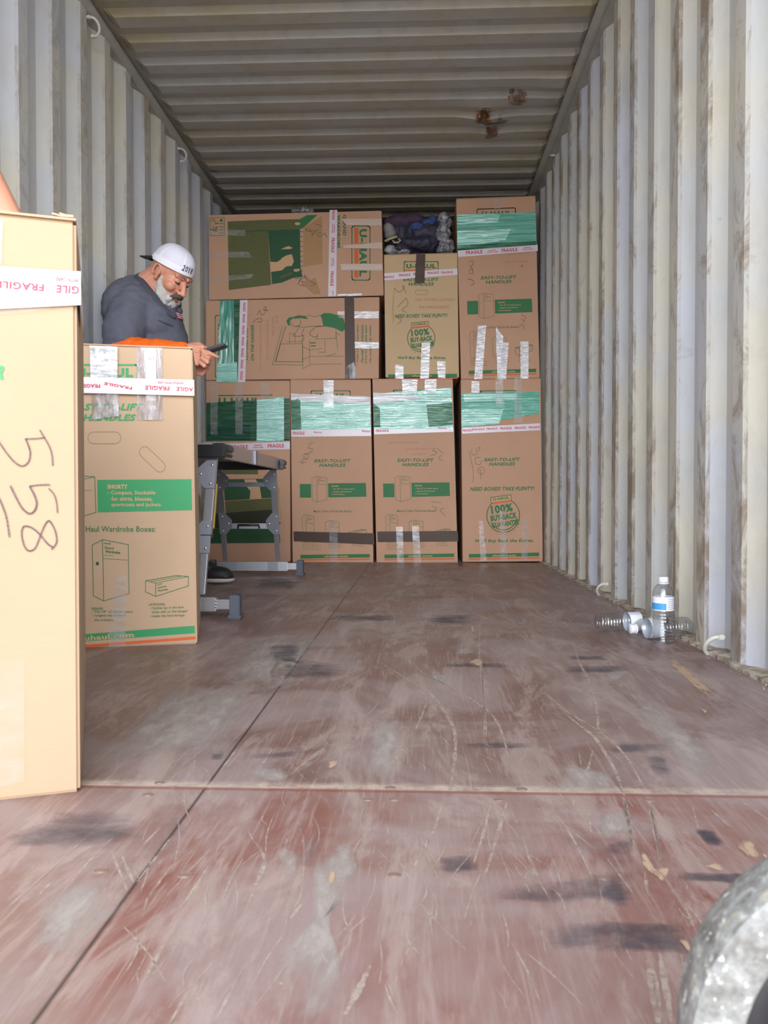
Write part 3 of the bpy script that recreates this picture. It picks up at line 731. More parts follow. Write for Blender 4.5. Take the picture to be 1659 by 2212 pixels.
# box 1: box with the green closet picture
f = far_face(YB)
r1 = make_box('cardboard_box', 'tall brown wardrobe box with a green closet picture, behind the folding work platform', [(445, 823.5), (626, 823), (627, 1213), (446, 1213)], f, .60, group='wardrobe boxes standing on the floor')
f.crop(3.567, 420, 640)
f.line([(185, 765), (600, 762)], 9, G); f.text('U-HAUL', 345, 812, 320, 62, G, bold=.05)
f.rect(100, 985, 430, 1110, DG)
f.poly([(100, 1322), (490, 1322), (490, 1372), (100, 1372)], OL); f.rect(100, 1322, 200, 1380, G)
f.poly([(100, 1412), (600, 1405), (612, 1440), (620, 1550), (100, 1585)], DG)
f.poly([(383, 1412), (470, 1410), (500, 1450), (518, 1560), (425, 1562), (432, 1500), (405, 1470)], BR, .0014)
f.poly([(100, 1588), (630, 1555), (655, 1780), (100, 1790)], DOL); f.poly([(100, 1590), (628, 1558), (636, 1640), (100, 1680)], OL, .0012)
f.poly([(100, 1790), (655, 1785), (662, 1900), (100, 1905)], DG)
finish(f)
wrap_band(f, [(92, 820), (733, 785), (735, 1112), (92, 1118)], M_WRAPD)
wrap_band(f, [(480, 800), (690, 770), (690, 1118), (480, 1118)], M_WRAPL, off=.009, label='crumpled stretch wrap with painted sheen')
for x0, x1, yb in ((120, 182, 1065), (312, 375, 1062)): f.sheet([(x0, 663), (x1, 663), (x1 - 4, yb), (x0 + 4, yb)], M_CLEAR, r1, off=.007)
f.sheet([(512, 663), (578, 663), (578, 800), (512, 800)], M_CLEAR, r1, off=.007)
fragile(f, [(130, 1140), (736, 1120), (736, 1178), (130, 1190)], r1, [('FRAGILE', 352, 1160, 118, 28, -1), ('HANDLE', 490, 1147, 60, 12, -1), ('WITH CARE', 490, 1164, 76, 11, -1), ('FRAGILE', 628, 1152, 124, 28, -1)])
# box 2
f = far_face(YB)
C2 = [(627, 821), (800.5, 821), (806.5, 1216.5), (632, 1217)]
r2 = make_box('cardboard_box', 'tall brown wardrobe box on the floor, second from the left, marked 564', C2, f, .60, group='wardrobe boxes standing on the floor')
f.warp(SRC_B2, C2); print_grand(f)
f.scrawl([(280, 780), (240, 800), (225, 840), (265, 850), (262, 880), (230, 885)], 4, K); f.scrawl([(240, 900), (180, 905), (175, 940), (210, 955), (225, 925), (195, 905)], 4, K)
f.scrawl([(130, 985), (165, 1010)], 5, K); f.scrawl([(215, 970), (170, 960), (160, 985), (200, 1000)], 4, K)
finish(f)
wrap_band(f, [(40, 300), (912, 345), (914, 640), (42, 640)], M_WRAPL, label='green stretch wrap with painted highlights')
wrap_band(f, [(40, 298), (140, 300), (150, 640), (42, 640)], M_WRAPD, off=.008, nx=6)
wrap_band(f, [(40, 252), (912, 285), (912, 372), (40, 318)], M_WRAPW, off=.008, ny=4, label='creased wrap coloured as a white highlight', edge=4)
f.sheet([(398, 107), (512, 107), (508, 270), (400, 270)], M_GLARE, r2, off=.011)
f.sheet([(400, 270), (508, 270), (505, 410), (402, 410)], M_CLEAR, r2, off=.012)
fragile(f, [(38, 645), (914, 600), (915, 712), (40, 720)], r2, [('FRAGILE', 120, 680, 130, 34, 0), ('FRAGILE', 330, 672, 90, 16, 2), ('FRAGILE', 860, 660, 90, 20, 2)])
f.sheet([(50, 1745), (928, 1768), (932, 1890), (52, 1852)], M_BROWN, r2, 'packing_tape', 8, 2, .004, label='brown packing tape')
f.sheet([(440, 1640), (530, 1640), (530, 2094), (442, 2094)], M_CLEAR, r2, off=.007)
# box 3
f = far_face(YB)
C3 = [(804.5, 819.5), (978, 819), (989, 1215.5), (813.5, 1216.5)]
r3 = make_box('cardboard_box', 'tall brown wardrobe box on the floor, third from the left, under the pale tan box', C3, f, .60, group='wardrobe boxes standing on the floor')
f.warp(SRC_B2, C3); print_grand(f)
for k, (x, y, w) in enumerate(((230, 790, 330), (430, 860, 300), (480, 915, 160))): f.text(('MISC WOMENS CLOTHING', 'IN HANGERS AND COATS', 'CLOSET')[k], x + w / 2 - 40, y, w, 16, PEN, 0, .3, -.004)
f.scrawl([(720, 850), (790, 905)], 4, K); f.scrawl([(700, 850), (680, 880), (720, 890), (700, 920), (650, 930)], 4, K); f.scrawl([(770, 930), (740, 960), (780, 985)], 4, K)
f.scrawl([(640, 1430), (760, 1440)], 4, K); f.scrawl([(650, 1480), (700, 1500), (690, 1530)], 4, K); f.scrawl([(790, 1500), (740, 1520), (770, 1560), (800, 1590)], 4, K)
finish(f)
wrap_band(f, [(38, 262), (900, 195), (905, 640), (40, 640)], M_WRAPL, label='green stretch wrap with painted highlights')
wrap_band(f, [(38, 250), (300, 262), (640, 300), (40, 370)], M_WRAPW, off=.008, ny=4, label='creased wrap coloured as a white highlight')
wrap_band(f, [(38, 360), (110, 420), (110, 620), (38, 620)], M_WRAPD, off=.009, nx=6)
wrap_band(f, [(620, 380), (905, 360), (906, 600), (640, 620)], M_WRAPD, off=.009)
for q in ([(360, 107), (530, 107), (520, 250), (362, 265)], [(610, 107), (740, 107), (732, 250), (605, 262)]): f.sheet(q, M_GLARE, r3, off=.012)
fragile(f, [(40, 625), (905, 590), (912, 675), (42, 700)], r3, [('FRAGILE', 130, 660, 140, 28, -2), ('FRAGILE', 790, 635, 100, 22, -2)])
f.sheet([(50, 1750), (928, 1748), (930, 1862), (52, 1864)], M_BROWN, r3, 'packing_tape', 8, 2, .004, label='brown packing tape')
f.sheet([(256, 1700), (330, 1700), (332, 2094), (258, 2094)], M_CLEAR, r3, off=.007); f.sheet([(430, 1690), (505, 1690), (520, 2094), (440, 2094)], M_CLEAR, r3, off=.007)
f.bm = None
bm = bmesh.new(); f.bm = bm
# box 4
SRC_B4 = (540, 100, 1408, 2078)
f = far_face(YB)
C4 = [(995.5, 821), (1168, 818), (1172.5, 1212.5), (999.5, 1214)]
r4 = make_box('cardboard_box', 'tall brown wardrobe box on the floor beside the right wall, with a round buy-back seal', C4, f, .60, group='wardrobe boxes standing on the floor')
f.warp((530, 110, 1418, 2078), C4)
f.rrect(745, 232, 1140, 330, 14, 10, G); f.text('U-HAUL', 940, 285, 330, 60, G, bold=.05); f.rect(740, 345, 1160, 360, OR)
f.text('EASY-TO-LIFT', 980, 975, 390, 36, G, shear=.3, bold=.03); f.text('HANDLES', 980, 1024, 285, 36, G, shear=.3, bold=.03)
f.text('NEED BOXES? TAKE PLENTY!', 978, 1290, 705, 42, G, shear=.3, bold=.03)
emblem(f, 985, 1580, 182)
f.text("We'll Buy Back the Extras.", 992, 1855, 660, 48, G, shear=.25, bold=.03)
f.poly([(598, 1993), (1378, 1983), (1378, 2022), (598, 2032)], G); f.text('uhaul.com', 990, 2010, 260, 22, BR, bold=.03)
f.poly([(598, 2042), (1378, 2034), (1378, 2048), (598, 2056)], OR)
f.scrawl([(740, 840), (720, 845), (735, 880)], 4, K); f.scrawl([(640, 860), (650, 920), (700, 905), (690, 850)], 4, K); f.scrawl([(740, 950), (680, 960), (690, 1020), (740, 1020), (750, 980)], 4, K)
f.scrawl([(700, 1090), (740, 1050), (780, 1080), (760, 1130), (710, 1110), (740, 1080), (735, 1180)], 4, K); f.scrawl([(610, 880), (640, 1000), (660, 1120), (650, 1220)], 4, K)
finish(f)
wrap_band(f, [(533, 250), (1400, 246), (1402, 485), (533, 620)], M_WRAPH)
wrap_band(f, [(533, 420), (1000, 430), (950, 590), (533, 620)], M_WRAPL, off=.008, label='green wrap with painted highlights')
wrap_band(f, [(560, 262), (1150, 270), (1150, 340), (560, 345)], M_WRAPL, off=.008, label='green wrap with painted highlights')
f.sheet([(650, 120), (735, 130), (735, 250), (645, 250)], M_GLARE, r4, off=.010)
f.sheet([(915, 100), (1000, 97), (1000, 420), (918, 420)], M_CLEAR, r4, off=.011); f.sheet([(1128, 92), (1212, 90), (1205, 580), (1118, 580)], M_CLEAR, r4, off=.011)
fragile(f, [(536, 625), (1405, 590), (1408, 665), (538, 690)], r4, [('FRAGILE', 600, 655, 110, 24, -2), ('FRAGILE', 720, 645, 130, 20, -2), ('FRAGILE', 870, 640, 120, 22, -2), ('FRAGILE', 1025, 638, 125, 26, -2), ('FRAGILE', 1185, 635, 125, 26, -2), ('FRAGILE', 1340, 632, 120, 24, -2)])
for q in ([(712, 1630), (760, 1640), (800, 2072), (728, 2074)], [(945, 1530), (1000, 1530), (1030, 2072), (945, 2072)], [(1190, 1600), (1262, 1590), (1250, 2070), (1180, 2070)]): f.sheet(q, M_CLEAR, r4, off=.006)
# --- second layer: long box on its side
f = far_face(YB)
CU2 = [(444.5, 649.5), (819.5, 641.5), (818, 817.5), (444.5, 821)]
r5 = make_box('cardboard_box', 'brown box laid on its side with a line drawing of a woman', CU2, f, .60, group='wardrobe boxes laid on their sides', flap=False)
f.crop(4.1475, 440, 420)
f.rrect(103, 1085, 268, 1640, 16, 7, G); f.text('U-HAUL', 150, 1330, 400, 46, G, -90, bold=.05)
f.text('CLOTHES STAY', 385, 1335, 300, 24, G, -90, .3, .03); f.text('ON THE HANGER', 437, 1328, 325, 28, G, -90, .3, .03)
f.text('SPECIAL', 300, 1230, 180, 22, G, -90, .3, .03)
f.poly([(1045, 1085), (1075, 1063), (1130, 1064), (1200, 1080), (1250, 1105), (1262, 1150), (1272, 1200), (1240, 1232), (1190, 1205), (1150, 1192), (1070, 1180), (1060, 1120)], G)
f.poly([(740, 1135), (760, 1105), (800, 1095), (800, 1112), (770, 1135), (775, 1175), (755, 1172)], G); f.poly([(800, 1098), (850, 1082), (900, 1088), (935, 1108), (925, 1116), (860, 1108), (810, 1115)], G)
L = lambda *p, w=4: f.line(list(p), w, TN)
f.scrawl([(770, 1130), (800, 1175), (840, 1180), (870, 1150), (860, 1120)], 4, TN); f.scrawl([(850, 1100), (940, 1085), (1000, 1095), (1050, 1080)], 4, TN)
f.scrawl([(830, 1180), (900, 1190), (960, 1180), (1070, 1180)], 4, TN); f.scrawl([(860, 1175), (830, 1230), (800, 1265), (860, 1270), (900, 1260)], 4, TN); f.scrawl([(1070, 1180), (1000, 1190), (950, 1250), (1010, 1280), (1020, 1250)], 5, TN)
f.scrawl([(900, 1200), (880, 1250), (900, 1290), (870, 1310)], 4, TN)
L((705, 1180), (615, 1525), (885, 1528)); L((735, 1180), (640, 1498), (885, 1500), w=6); L((650, 1490), (685, 1340), (885, 1337), (885, 1500)); L((745, 1320), (885, 1320))
L((770, 1240), (770, 1330)); L((770, 1245), (820, 1250), (820, 1330)); L((885, 1280), (890, 1562), (960, 1522), (1240, 1518)); L((885, 1480), (960, 1450), (1250, 1450)); L((950, 1300), (950, 1520))
L((1185, 1190), (1185, 1290), (1000, 1295)); L((1185, 1250), (1200, 1390)); L((1085, 1300), (1090, 1415), (1030, 1412)); L((885, 1360), (950, 1395), (1060, 1380)); L((1100, 1450), (1190, 1425)); L((1185, 1240), (1220, 1262))
f.rect(955, 1325, 1005, 1335, G); f.rect(960, 1352, 1005, 1362, G)
for k, (x, s) in enumerate(((1380, '- Holds 2 ft. of closet space'), (1420, '- Place small items in the bottom'), (1455, '  of box for complete space'), (1495, '- No ironing ready clothing'))):
    f.text(s, x, 1345, 350, 22, G, -90, bold=.03)
f.scrawl([(440, 1150), (470, 1120), (510, 1110), (520, 1140), (480, 1140)], 4, K); f.scrawl([(480, 1080), (500, 1040), (520, 1080), (545, 1060), (560, 1010), (540, 1010)], 4, K); f.scrawl([(530, 1030), (575, 1040)], 5, K)
for k, x in enumerate((510, 570, 620, 655)): f.text(('MISC WOMENS CLOTHING', 'IN HANGERS', 'BOX 560', '24')[k], x, (1370, 1300, 1180, 1120)[k], (420, 360, 160, 70)[k], 14, PEN, -90, .3, -.004)
finish(f)
wrap_band(f, [(148, 950), (268, 948), (300, 1682), (115, 1682)], M_WRAPV, nx=20, ny=20, fl=(6, 1))
wrap_band(f, [(118, 1520), (300, 1500), (302, 1682), (113, 1682)], M_WRAPL, off=.009, nx=8, label='creased wrap at the foot with painted sheen')
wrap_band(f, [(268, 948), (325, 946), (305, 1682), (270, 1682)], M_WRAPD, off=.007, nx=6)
wd = [('FRAGILE', 350, 1010 + k * 102, 78, 24, 90) for k in range(7)]
wd = [(t, 364 - k * 4.2, y, w, h, 91) for k, (t, _, y, w, h, _r) in enumerate(wd)]
fragile(f, [(325, 946), (393, 945), (372, 1682), (304, 1682)], r5, wd)
f.sheet([(1262, 920), (1346, 916), (1362, 1650), (1268, 1652)], M_BROWN, r5, nx=4, ny=10, off=.005, label='brown packing tape')
f.sheet([(1197, 1048), (1262, 1048), (1262, 1110), (1205, 1105)], M_CLEAR, r5, off=.006); f.sheet([(1350, 1048), (1568, 1048), (1568, 1110), (1350, 1110)], M_GLARE, r5, off=.007)
f.sheet([(1352, 1320), (1570, 1324), (1570, 1382), (1355, 1378)], M_GLARE, r5, off=.007); f.sheet([(1280, 1540), (1350, 1500), (1372, 1650), (1270, 1652)], M_CRUMP, r5, off=.009)
# --- top layer: long box on its side
f = far_face(YB)
CU1 = [(450.5, 464.5), (824, 455), (829, 638), (451.5, 648)]
r6 = make_box('cardboard_box', 'brown box laid on its side with a green closet picture, top of the left stack', CU1, f, .60, group='wardrobe boxes laid on their sides', flap=False)
f.crop(4.1475, 440, 420)
f.poly([(215, 242), (600, 226), (860, 222), (925, 185), (1020, 183), (885, 305), (862, 310), (575, 322), (605, 810), (225, 857)], OL)
f.poly([(860, 222), (925, 185), (1020, 183), (880, 305), (845, 310)], G, .0012)
f.poly([(575, 322), (862, 310), (868, 650), (885, 738), (800, 748), (700, 790), (612, 803)], DG, .0012)
f.poly([(370, 330), (575, 318), (577, 326), (372, 336)], DG, .0014)
f.poly([(597, 603), (655, 606), (690, 585), (700, 570), (745, 545), (790, 535), (808, 600), (790, 640), (740, 645), (700, 680), (603, 694)], BR, .0018)
f.poly([(690, 490), (760, 462), (800, 480), (770, 490)], BR, .0018); f.poly([(680, 740), (780, 700), (800, 710), (700, 750)], OL, .0018); f.poly([(805, 670), (860, 665), (860, 690), (810, 692)], BR, .0018)
f.poly([(892, 300), (1062, 190), (1064, 620), (892, 650)], SH, .0009); f.poly([(890, 810), (1000, 740), (1050, 895), (985, 893)], SH, .0009)
for y in range(335, 735, 44): f.line([(845, y), (888, y - 2)], 5, DG, .002)
for x, y, s in ((840, 262, 14),): f.poly([(x + s * 1.8 * math.cos(a * .785), y + s * math.sin(a * .785)) for a in range(8)], BR, .0018)
f.text('GRAND', 1262, 275, 190, 30, G, 90, .0, .03); f.text('WARDROBE', 1210, 332, 300, 26, G, 90, 0, .04)
f.rrect(1328, 283, 1490, 768, 22, 9, G); f.text('U-HAUL', 1428, 522, 425, 70, G, 90, bold=.05); f.rect(1350, 300, 1386, 745, OR)
f.rrect(57, 207, 185, 368, 8, 4, G)
f.text('GT', 85, 232, 30, 34, G, 90); f.text('7', 85, 320, 60, 34, G, 60); f.text('2 ea', 118, 290, 90, 30, G, 90); f.poly([(158 + 14 * math.cos(a * .785), 232 + 14 * math.sin(a * .785)) for a in range(8)], G)
for y in (262, 290, 318, 345): f.line([(142, y), (176, y)], 6, G)
f.scrawl([(1080, 345), (1105, 385)], 5, K); f.scrawl([(1075, 350), (1040, 380), (1020, 350), (1060, 340)], 4, K); f.scrawl([(1010, 330), (970, 370), (985, 330), (1030, 320)], 4, K); f.scrawl([(980, 320), (930, 330), (915, 310), (950, 310), (960, 340)], 4, K); f.scrawl([(990, 260), (1055, 285)], 4, K)
f.scrawl([(820, 760), (870, 750), (850, 790), (900, 740), (930, 780), (900, 720), (960, 780), (1000, 800), (960, 820)], 4, K); f.scrawl([(840, 800), (900, 820), (880, 780), (920, 790)], 4, K)
finish(f)
wd = [('FRAGILE', 1163, 185, 80, 24, 91), ('FRAGILE', 1158, 455, 130, 28, 91), ('FRAGILE', 1150, 755, 130, 28, 91)]
wd += [('HANDLE', 1170, 305, 70, 10, 91), ('WITH CARE', 1154, 305, 80, 10, 91), ('HANDLE', 1164, 605, 70, 10, 91), ('WITH CARE', 1148, 605, 80, 10, 91), ('HANDLE', 1158, 885, 40, 10, 91)]
fragile(f, [(1128, 140), (1197, 138), (1186, 912), (1115, 914)], r6, wd)
for q in ([(1235, 218), (1592, 218), (1594, 278), (1280, 275)], [(1250, 455), (1300, 428), (1596, 427), (1598, 487), (1300, 487)][0:1] + [(1597, 427), (1598, 487), (1255, 480)], [(1225, 622), (1600, 620), (1602, 682), (1235, 680)]): f.sheet(q, M_CLOUD, r6, off=.004, label='cloudy packing tape')
for q in ([(48, 318), (372, 318), (378, 372), (48, 365)], [(52, 515), (400, 512), (435, 565), (54, 568)], [(56, 740), (450, 712), (420, 752), (56, 792)]): f.sheet(q, M_CLEAR, r6, off=.004)
f.sheet([(1195, 895), (1420, 885), (1415, 908), (1200, 912)], M_GLARE, r6, off=.005)
# --- short pale box on box 3
f = far_face(YB)
CU3 = [(829.5, 551.5), (988, 547.5), (991.5, 815.4), (833, 815.4)]
r7 = make_box('cardboard_box', 'short pale tan wardrobe box under the bagged clothes, with a round buy-back seal', CU3, f, .50, group='wardrobe boxes stacked on the second layer', mats=MATS_TAN, flapz=.0)
f.crop(4.254, 810, 410)
f.rrect(268, 660, 580, 775, 12, 8, G); f.text('U-HAUL', 425, 702, 275, 42, G, bold=.05); f.rect(275, 735, 570, 745, OR)
f.text('EASY-TO-LIFT', 423, 825, 318, 30, G, shear=.3, bold=.03); f.text('HANDLES', 425, 866, 230, 30, G, shear=.3, bold=.03)
f.rrect(370, 922, 485, 963, 18, 3, TN)
f.text('MISC WOMENS CLOTHING', 555, 1010, 360, 24, PEN, 0, .2, -.004); f.text('IN HANGERS', 545, 1078, 270, 26, PEN, 0, .2, -.004)
f.text('NEED BOXES? TAKE PLENTY!', 425, 1157, 480, 34, G, -1, .3, .03)
emblem(f, 425, 1362, 126, -6)
f.text("We'll Buy Back the Extras.", 430, 1546, 448, 34, G, 0, .25, .03)
f.poly([(120, 1697), (755, 1690), (755, 1722), (122, 1728)], G); f.text('uhaul.com', 430, 1708, 180, 18, BR, bold=.03); f.poly([(122, 1734), (757, 1728), (757, 1735), (122, 1740)], OR)
f.scrawl([(180, 905), (220, 940), (270, 900), (250, 880), (290, 950)], 4, K); f.scrawl([(210, 1080), (250, 1030), (290, 1000), (300, 1060), (250, 1100), (290, 1130)], 4, K); f.scrawl([(200, 1240), (240, 1200), (200, 1170)], 4, K); f.scrawl([(180, 900), (165, 1060), (170, 1220)], 3, K)
finish(f, MATS_TAN)
fragile(f, [(84, 768), (757, 723), (760, 780), (86, 832)], r7, [('FRAGILE', 130, 800, 90, 20, -4), ('FRAGILE', 272, 782, 105, 24, -4), ('FRAGILE', 405, 772, 105, 24, -4), ('FRAGILE', 535, 762, 105, 22, -4), ('FRAGILE', 662, 758, 105, 22, -4)])
f.sheet([(380, 590), (463, 590), (455, 858), (366, 858)], M_BROWN, r7, nx=3, ny=8, off=.006, label='brown packing tape')
for q in ([(187, 1608), (262, 1615), (262, 1735), (186, 1735)], [(430, 1408), (508, 1398), (495, 1735), (415, 1735)], [(570, 1574), (648, 1578), (648, 1733), (580, 1733)]): f.sheet(q, M_GLARE, r7, off=.005)
# --- tall box on box 4
f = far_face(YB)
CU4 = [(985.5, 430.5), (1156.5, 424.5), (1166, 816), (996, 819)]
r8 = make_box('cardboard_box', 'tall brown wardrobe box at the top right, wrapped in green film, marked 565', CU4, f, .60, group='wardrobe boxes stacked on the second layer')
f.warp(SRC_B2, CU4); f.rrect(262, 222, 692, 345, 14, 9, G); print_grand(f)
f.text('DO TAPE BOX', 640, 720, 400, 18, PEN, -1, .2, -.004); f.text('Misc womens', 690, 810, 260, 18, PEN, -1, .2, -.004); f.text('4', 740, 860, 60, 30, PEN, -1, .2, -.004)
f.scrawl([(160, 800), (200, 790), (205, 830), (170, 850), (200, 880)], 5, K); f.scrawl([(150, 900), (190, 880), (200, 930), (160, 925)], 5, K); f.scrawl([(140, 990), (190, 1000), (210, 1040), (170, 1060)], 5, K)
f.scrawl([(745, 1300), (735, 1370), (775, 1350)], 4, K); f.scrawl([(730, 1400), (770, 1420), (760, 1470), (730, 1440)], 4, K); f.scrawl([(690, 1540), (740, 1500), (760, 1560)], 4, K)
finish(f)
f.crop(4.254, 810, 410)
wrap_band(f, [(752, 228), (1478, 205), (1485, 500), (758, 560)], M_WRAPH)
wrap_band(f, [(752, 228), (1150, 222), (1130, 300), (754, 320)], M_WRAPL, off=.008)
wrap_band(f, [(754, 380), (1250, 360), (1200, 460), (756, 540)], M_WRAPL, off=.008)
wrap_band(f, [(756, 510), (1480, 470), (1482, 505), (758, 556)], M_WRAPD, off=.009, ny=3)
fragile(f, [(762, 556), (1494, 502), (1496, 562), (764, 618)], r8, [('FRAGILE', 912, 573, 150, 32, -4), ('HANDLE', 1075, 556, 65, 12, -4), ('WITH CARE', 1080, 572, 100, 12, -4), ('FRAGILE', 1236, 553, 146, 32, -4), ('HANDLE', 1400, 532, 65, 12, -4), ('WITH CARE', 1402, 548, 96, 12, -4)])
f.sheet([(1095, 75), (1160, 75), (1150, 190), (1090, 190)], M_CLEAR, r8, off=.006)
for q in ([(948, 1245), (1022, 1245), (985, 1738), (912, 1738)], [(1112, 1262), (1180, 1350), (1150, 1740), (1125, 1740)], [(1112, 1400), (1228, 1405), (1205, 1740), (1128, 1740)], [(1336, 1392), (1412, 1395), (1410, 1735), (1338, 1735)]): f.sheet(q, M_GLARE, r8, off=.005)
# ------------------------------------------------------------------ near boxes
def near_face(px, py, th):
    """upright face through the floor point at (px,py), turned by th degrees"""
    p = onfloor(px, py); t = math.radians(th)
    return Face(p, (math.sin(t), -math.cos(t), 0)), Vector((math.cos(t), math.sin(t), 0))
# second box (558's neighbour), behind the nearest one
f, sd = near_face(426, 1391, 14)
p = f.pt(426, 1391); p.z = 0; H = .903; Wd = .508
TLw = p - sd * Wd
def proj(v):
    w = RC.transposed() @ (v - Vector((0, 0, CAMZ))); return (829.5 + F * w.x / -w.z, 1106 - F * w.y / -w.z)
up = Vector((0, 0, H))
CN2 = [proj(TLw + up), proj(p + up + Vector((-.010, -.004, 0))), proj(p), proj(TLw)]
r9 = make_box('cardboard_box', 'short wardrobe box with a green text panel in front of the bearded man', CN2, f, Wd, mats=MATS_NEAR, backdir=Vector((-sd.y, sd.x, 0)), bev=.004)
f.crop(3.6065, 0, 430)
f.rrect(560, 1292, 1070, 1405, 16, 14, PG); f.text('U-HAUL', 812, 1352, 450, 72, PG, bold=.05); f.rect(580, 1412, 1050, 1430, OR)
f.text('EASY-TO-LIFT', 835, 1620, 545, 55, PG, 0, .3, .04); f.text('HANDLES', 855, 1702, 400, 52, PG, 0, .3, .04)
def stadium(cx, cy, L_, R_, ang):
    a = math.radians(ang); pts = []
    for s_, a0 in ((1, -90), (-1, 90)):
        for k in range(9):
            b = math.radians(a0 + k * 22.5); x = s_ * L_ / 2 + R_ * math.cos(b); y = R_ * math.sin(b)
            pts.append((cx + x * math.cos(a) - y * math.sin(a), cy + x * math.sin(a) + y * math.cos(a)))
    pts.append(pts[0])
    for (x0, y0), (x1, y1) in zip(pts, pts[1:]):                  # perforated line
        n = max(1, int(math.hypot(x1 - x0, y1 - y0) / 16))
        for i in range(n):
            t0, t1 = i / n, (i + .6) / n; f.line([(x0 + (x1 - x0) * t0, y0 + (y1 - y0) * t0), (x0 + (x1 - x0) * t1, y0 + (y1 - y0) * t1)], 4, TN)
stadium(813, 1860, 165, 46, 0); stadium(1187, 2028, 165, 42, 44)
f.crop(3.6065, 0, 1000)
f.poly([(757, 132), (1492, 126), (1497, 368), (762, 385)], PG)
f.text('SHORTY', 915, 185, 158, 34, BR, 0, 0, .04)
for y, w, s in ((235, 372, '- Compact, Stackable'), (282, 320, 'for shirts, blouses,'), (328, 392, 'sportcoats and jackets.')): f.text(s, (838 if s[0] == '-' else 868) + w / 2, y, w, 38, BR, 0, 0, .02)
f.line([(560, 100), (655, 103), (738, 108), (747, 385), (640, 418), (540, 390)], 5, G); f.line([(655, 215), (715, 213)], 3, G); f.line([(560, 100), (640, 130), (738, 108)], 4, G)
f.text('More U-Haul Wardrobe Boxes:', 838, 515, 750, 44, G, 0, 0, .01)
f.line([(718, 640), (800, 597), (1000, 637), (1005, 1018), (808, 1075), (728, 1035)], 5, G, closed=True); f.line([(797, 597), (803, 760), (808, 1072)], 5, G); f.line([(803, 745), (1000, 757)], 3, G)
f.text('GRAND', 838, 628, 58, 13, G, 5, 0, .03); f.text('Grand', 850, 662, 70, 20, G, 5, 0, .03); f.text('Wardrobe', 878, 694, 118, 22, G, 5, 0, .04); f.text('box and bar', 850, 720, 70, 9, G, 3); f.rect(748, 772, 770, 796, DG)
f.line([(1135, 918), (1370, 877), (1468, 885), (1468, 958), (1213, 1040), (1133, 1003)], 5, G, closed=True); f.line([(1135, 918), (1213, 936), (1468, 885)], 4, G); f.line([(1213, 936), (1213, 1040)], 5, G); f.line([(1175, 925), (1420, 880)], 4, G)
f.text('LAY', 1245, 945, 40, 12, G, -10, 0, .03); f.text('Laydown', 1262, 968, 72, 16, G, -10, 0, .03); f.text('Wardrobe', 1268, 990, 82, 16, G, -10, 0, .03)
f.text('GRAND', 757, 1135, 92, 20, G); 
for y, w, x, s in ((1160, 312, 720, '- Fits 24" of closet space'), (1190, 260, 720, '- Largest wardrobe in'), (1225, 150, 735, 'the industry')): f.text(s, x + w / 2, y, w, 24, G, 0, 0, .01)
f.text('LAYDOWN', 1222, 1102, 125, 20, G)
for y, w, x, s in ((1130, 270, 1162, '- Clothes lay in the box'), (1160, 285, 1180, 'while still on the hanger'), (1192, 280, 1162, '- Under the bed storage.')): f.text(s, x + w / 2, y, w, 24, G, -2, 0, .01)
f.poly([(560, 1342), (1517, 1268), (1519, 1326), (560, 1398)], PG); f.text('uhaul.com', 850, 1352, 385, 40, BR, -4.5, 0, .03)
f.poly([(560, 1424), (1522, 1352), (1524, 1374), (560, 1446)], OR)
finish(f, MATS_NEAR)
f.crop(3.6065, 0, 430)
f.sheet([(697, 1145), (915, 1150), (925, 1690), (715, 1720)], M_CRUMP, r9, nx=20, ny=40, off=.008, wr=.005, fl=(5, 2), label='crumpled clear tape')
f.sheet([(700, 1142), (915, 1150), (915, 1400), (705, 1395)], M_GLARE, r9, nx=16, ny=24, off=.014, wr=.004, fl=(4, 4), label='creased clear tape with painted glare')
f.sheet([(1062, 1152), (1265, 1160), (1268, 1720), (1070, 1722)], M_CRUMP, r9, nx=14, ny=30, off=.006, wr=.003, fl=(5, 2), label='creased clear tape')
f.sheet([(1140, 1160), (1215, 1160), (1215, 1700), (1135, 1700)], M_CLEAR, r9, off=.010)
fragile(f, [(540, 1385), (1512, 1408), (1514, 1533), (540, 1508)], r9, [('FRAGILE', 700, 1455, 160, 30, 180), ('FRAGILE', 920, 1455, 220, 22, 190), ('FRAGILE', 1225, 1472, 190, 34, 182), ('AGILE', 1440, 1482, 130, 32, 182), ('HANDLE WITH CARE', 1330, 1432, 200, 16, 182)], off=.014)
f.crop(3.6065, 0, 1000); f.sheet([(900, 900), (985, 880), (975, 1455), (840, 1460)], M_CLEAR, r9, off=.005)
# lettering down the side face
sf = Face(p, (sd.x, sd.y, 0)); TLb, TRb, BRb, BLb, bdv = f.P8
b2 = bmesh.new()
vs, fs = glyphs('SHORTY WARDROBE', .03)
q0 = TRb + bdv * .10 + Vector((0, 0, -.19)); 
V = [b2.verts.new(q0 + Vector((sd.x, sd.y, 0)) * .003 + bdv.normalized() * (y_ * .035) + Vector((0, 0, x_ * .22))) for x_, y_ in vs]
for t_ in fs: b2.faces.new([V[i] for i in t_])
link('side_lettering', b2, INK_PG, r9)
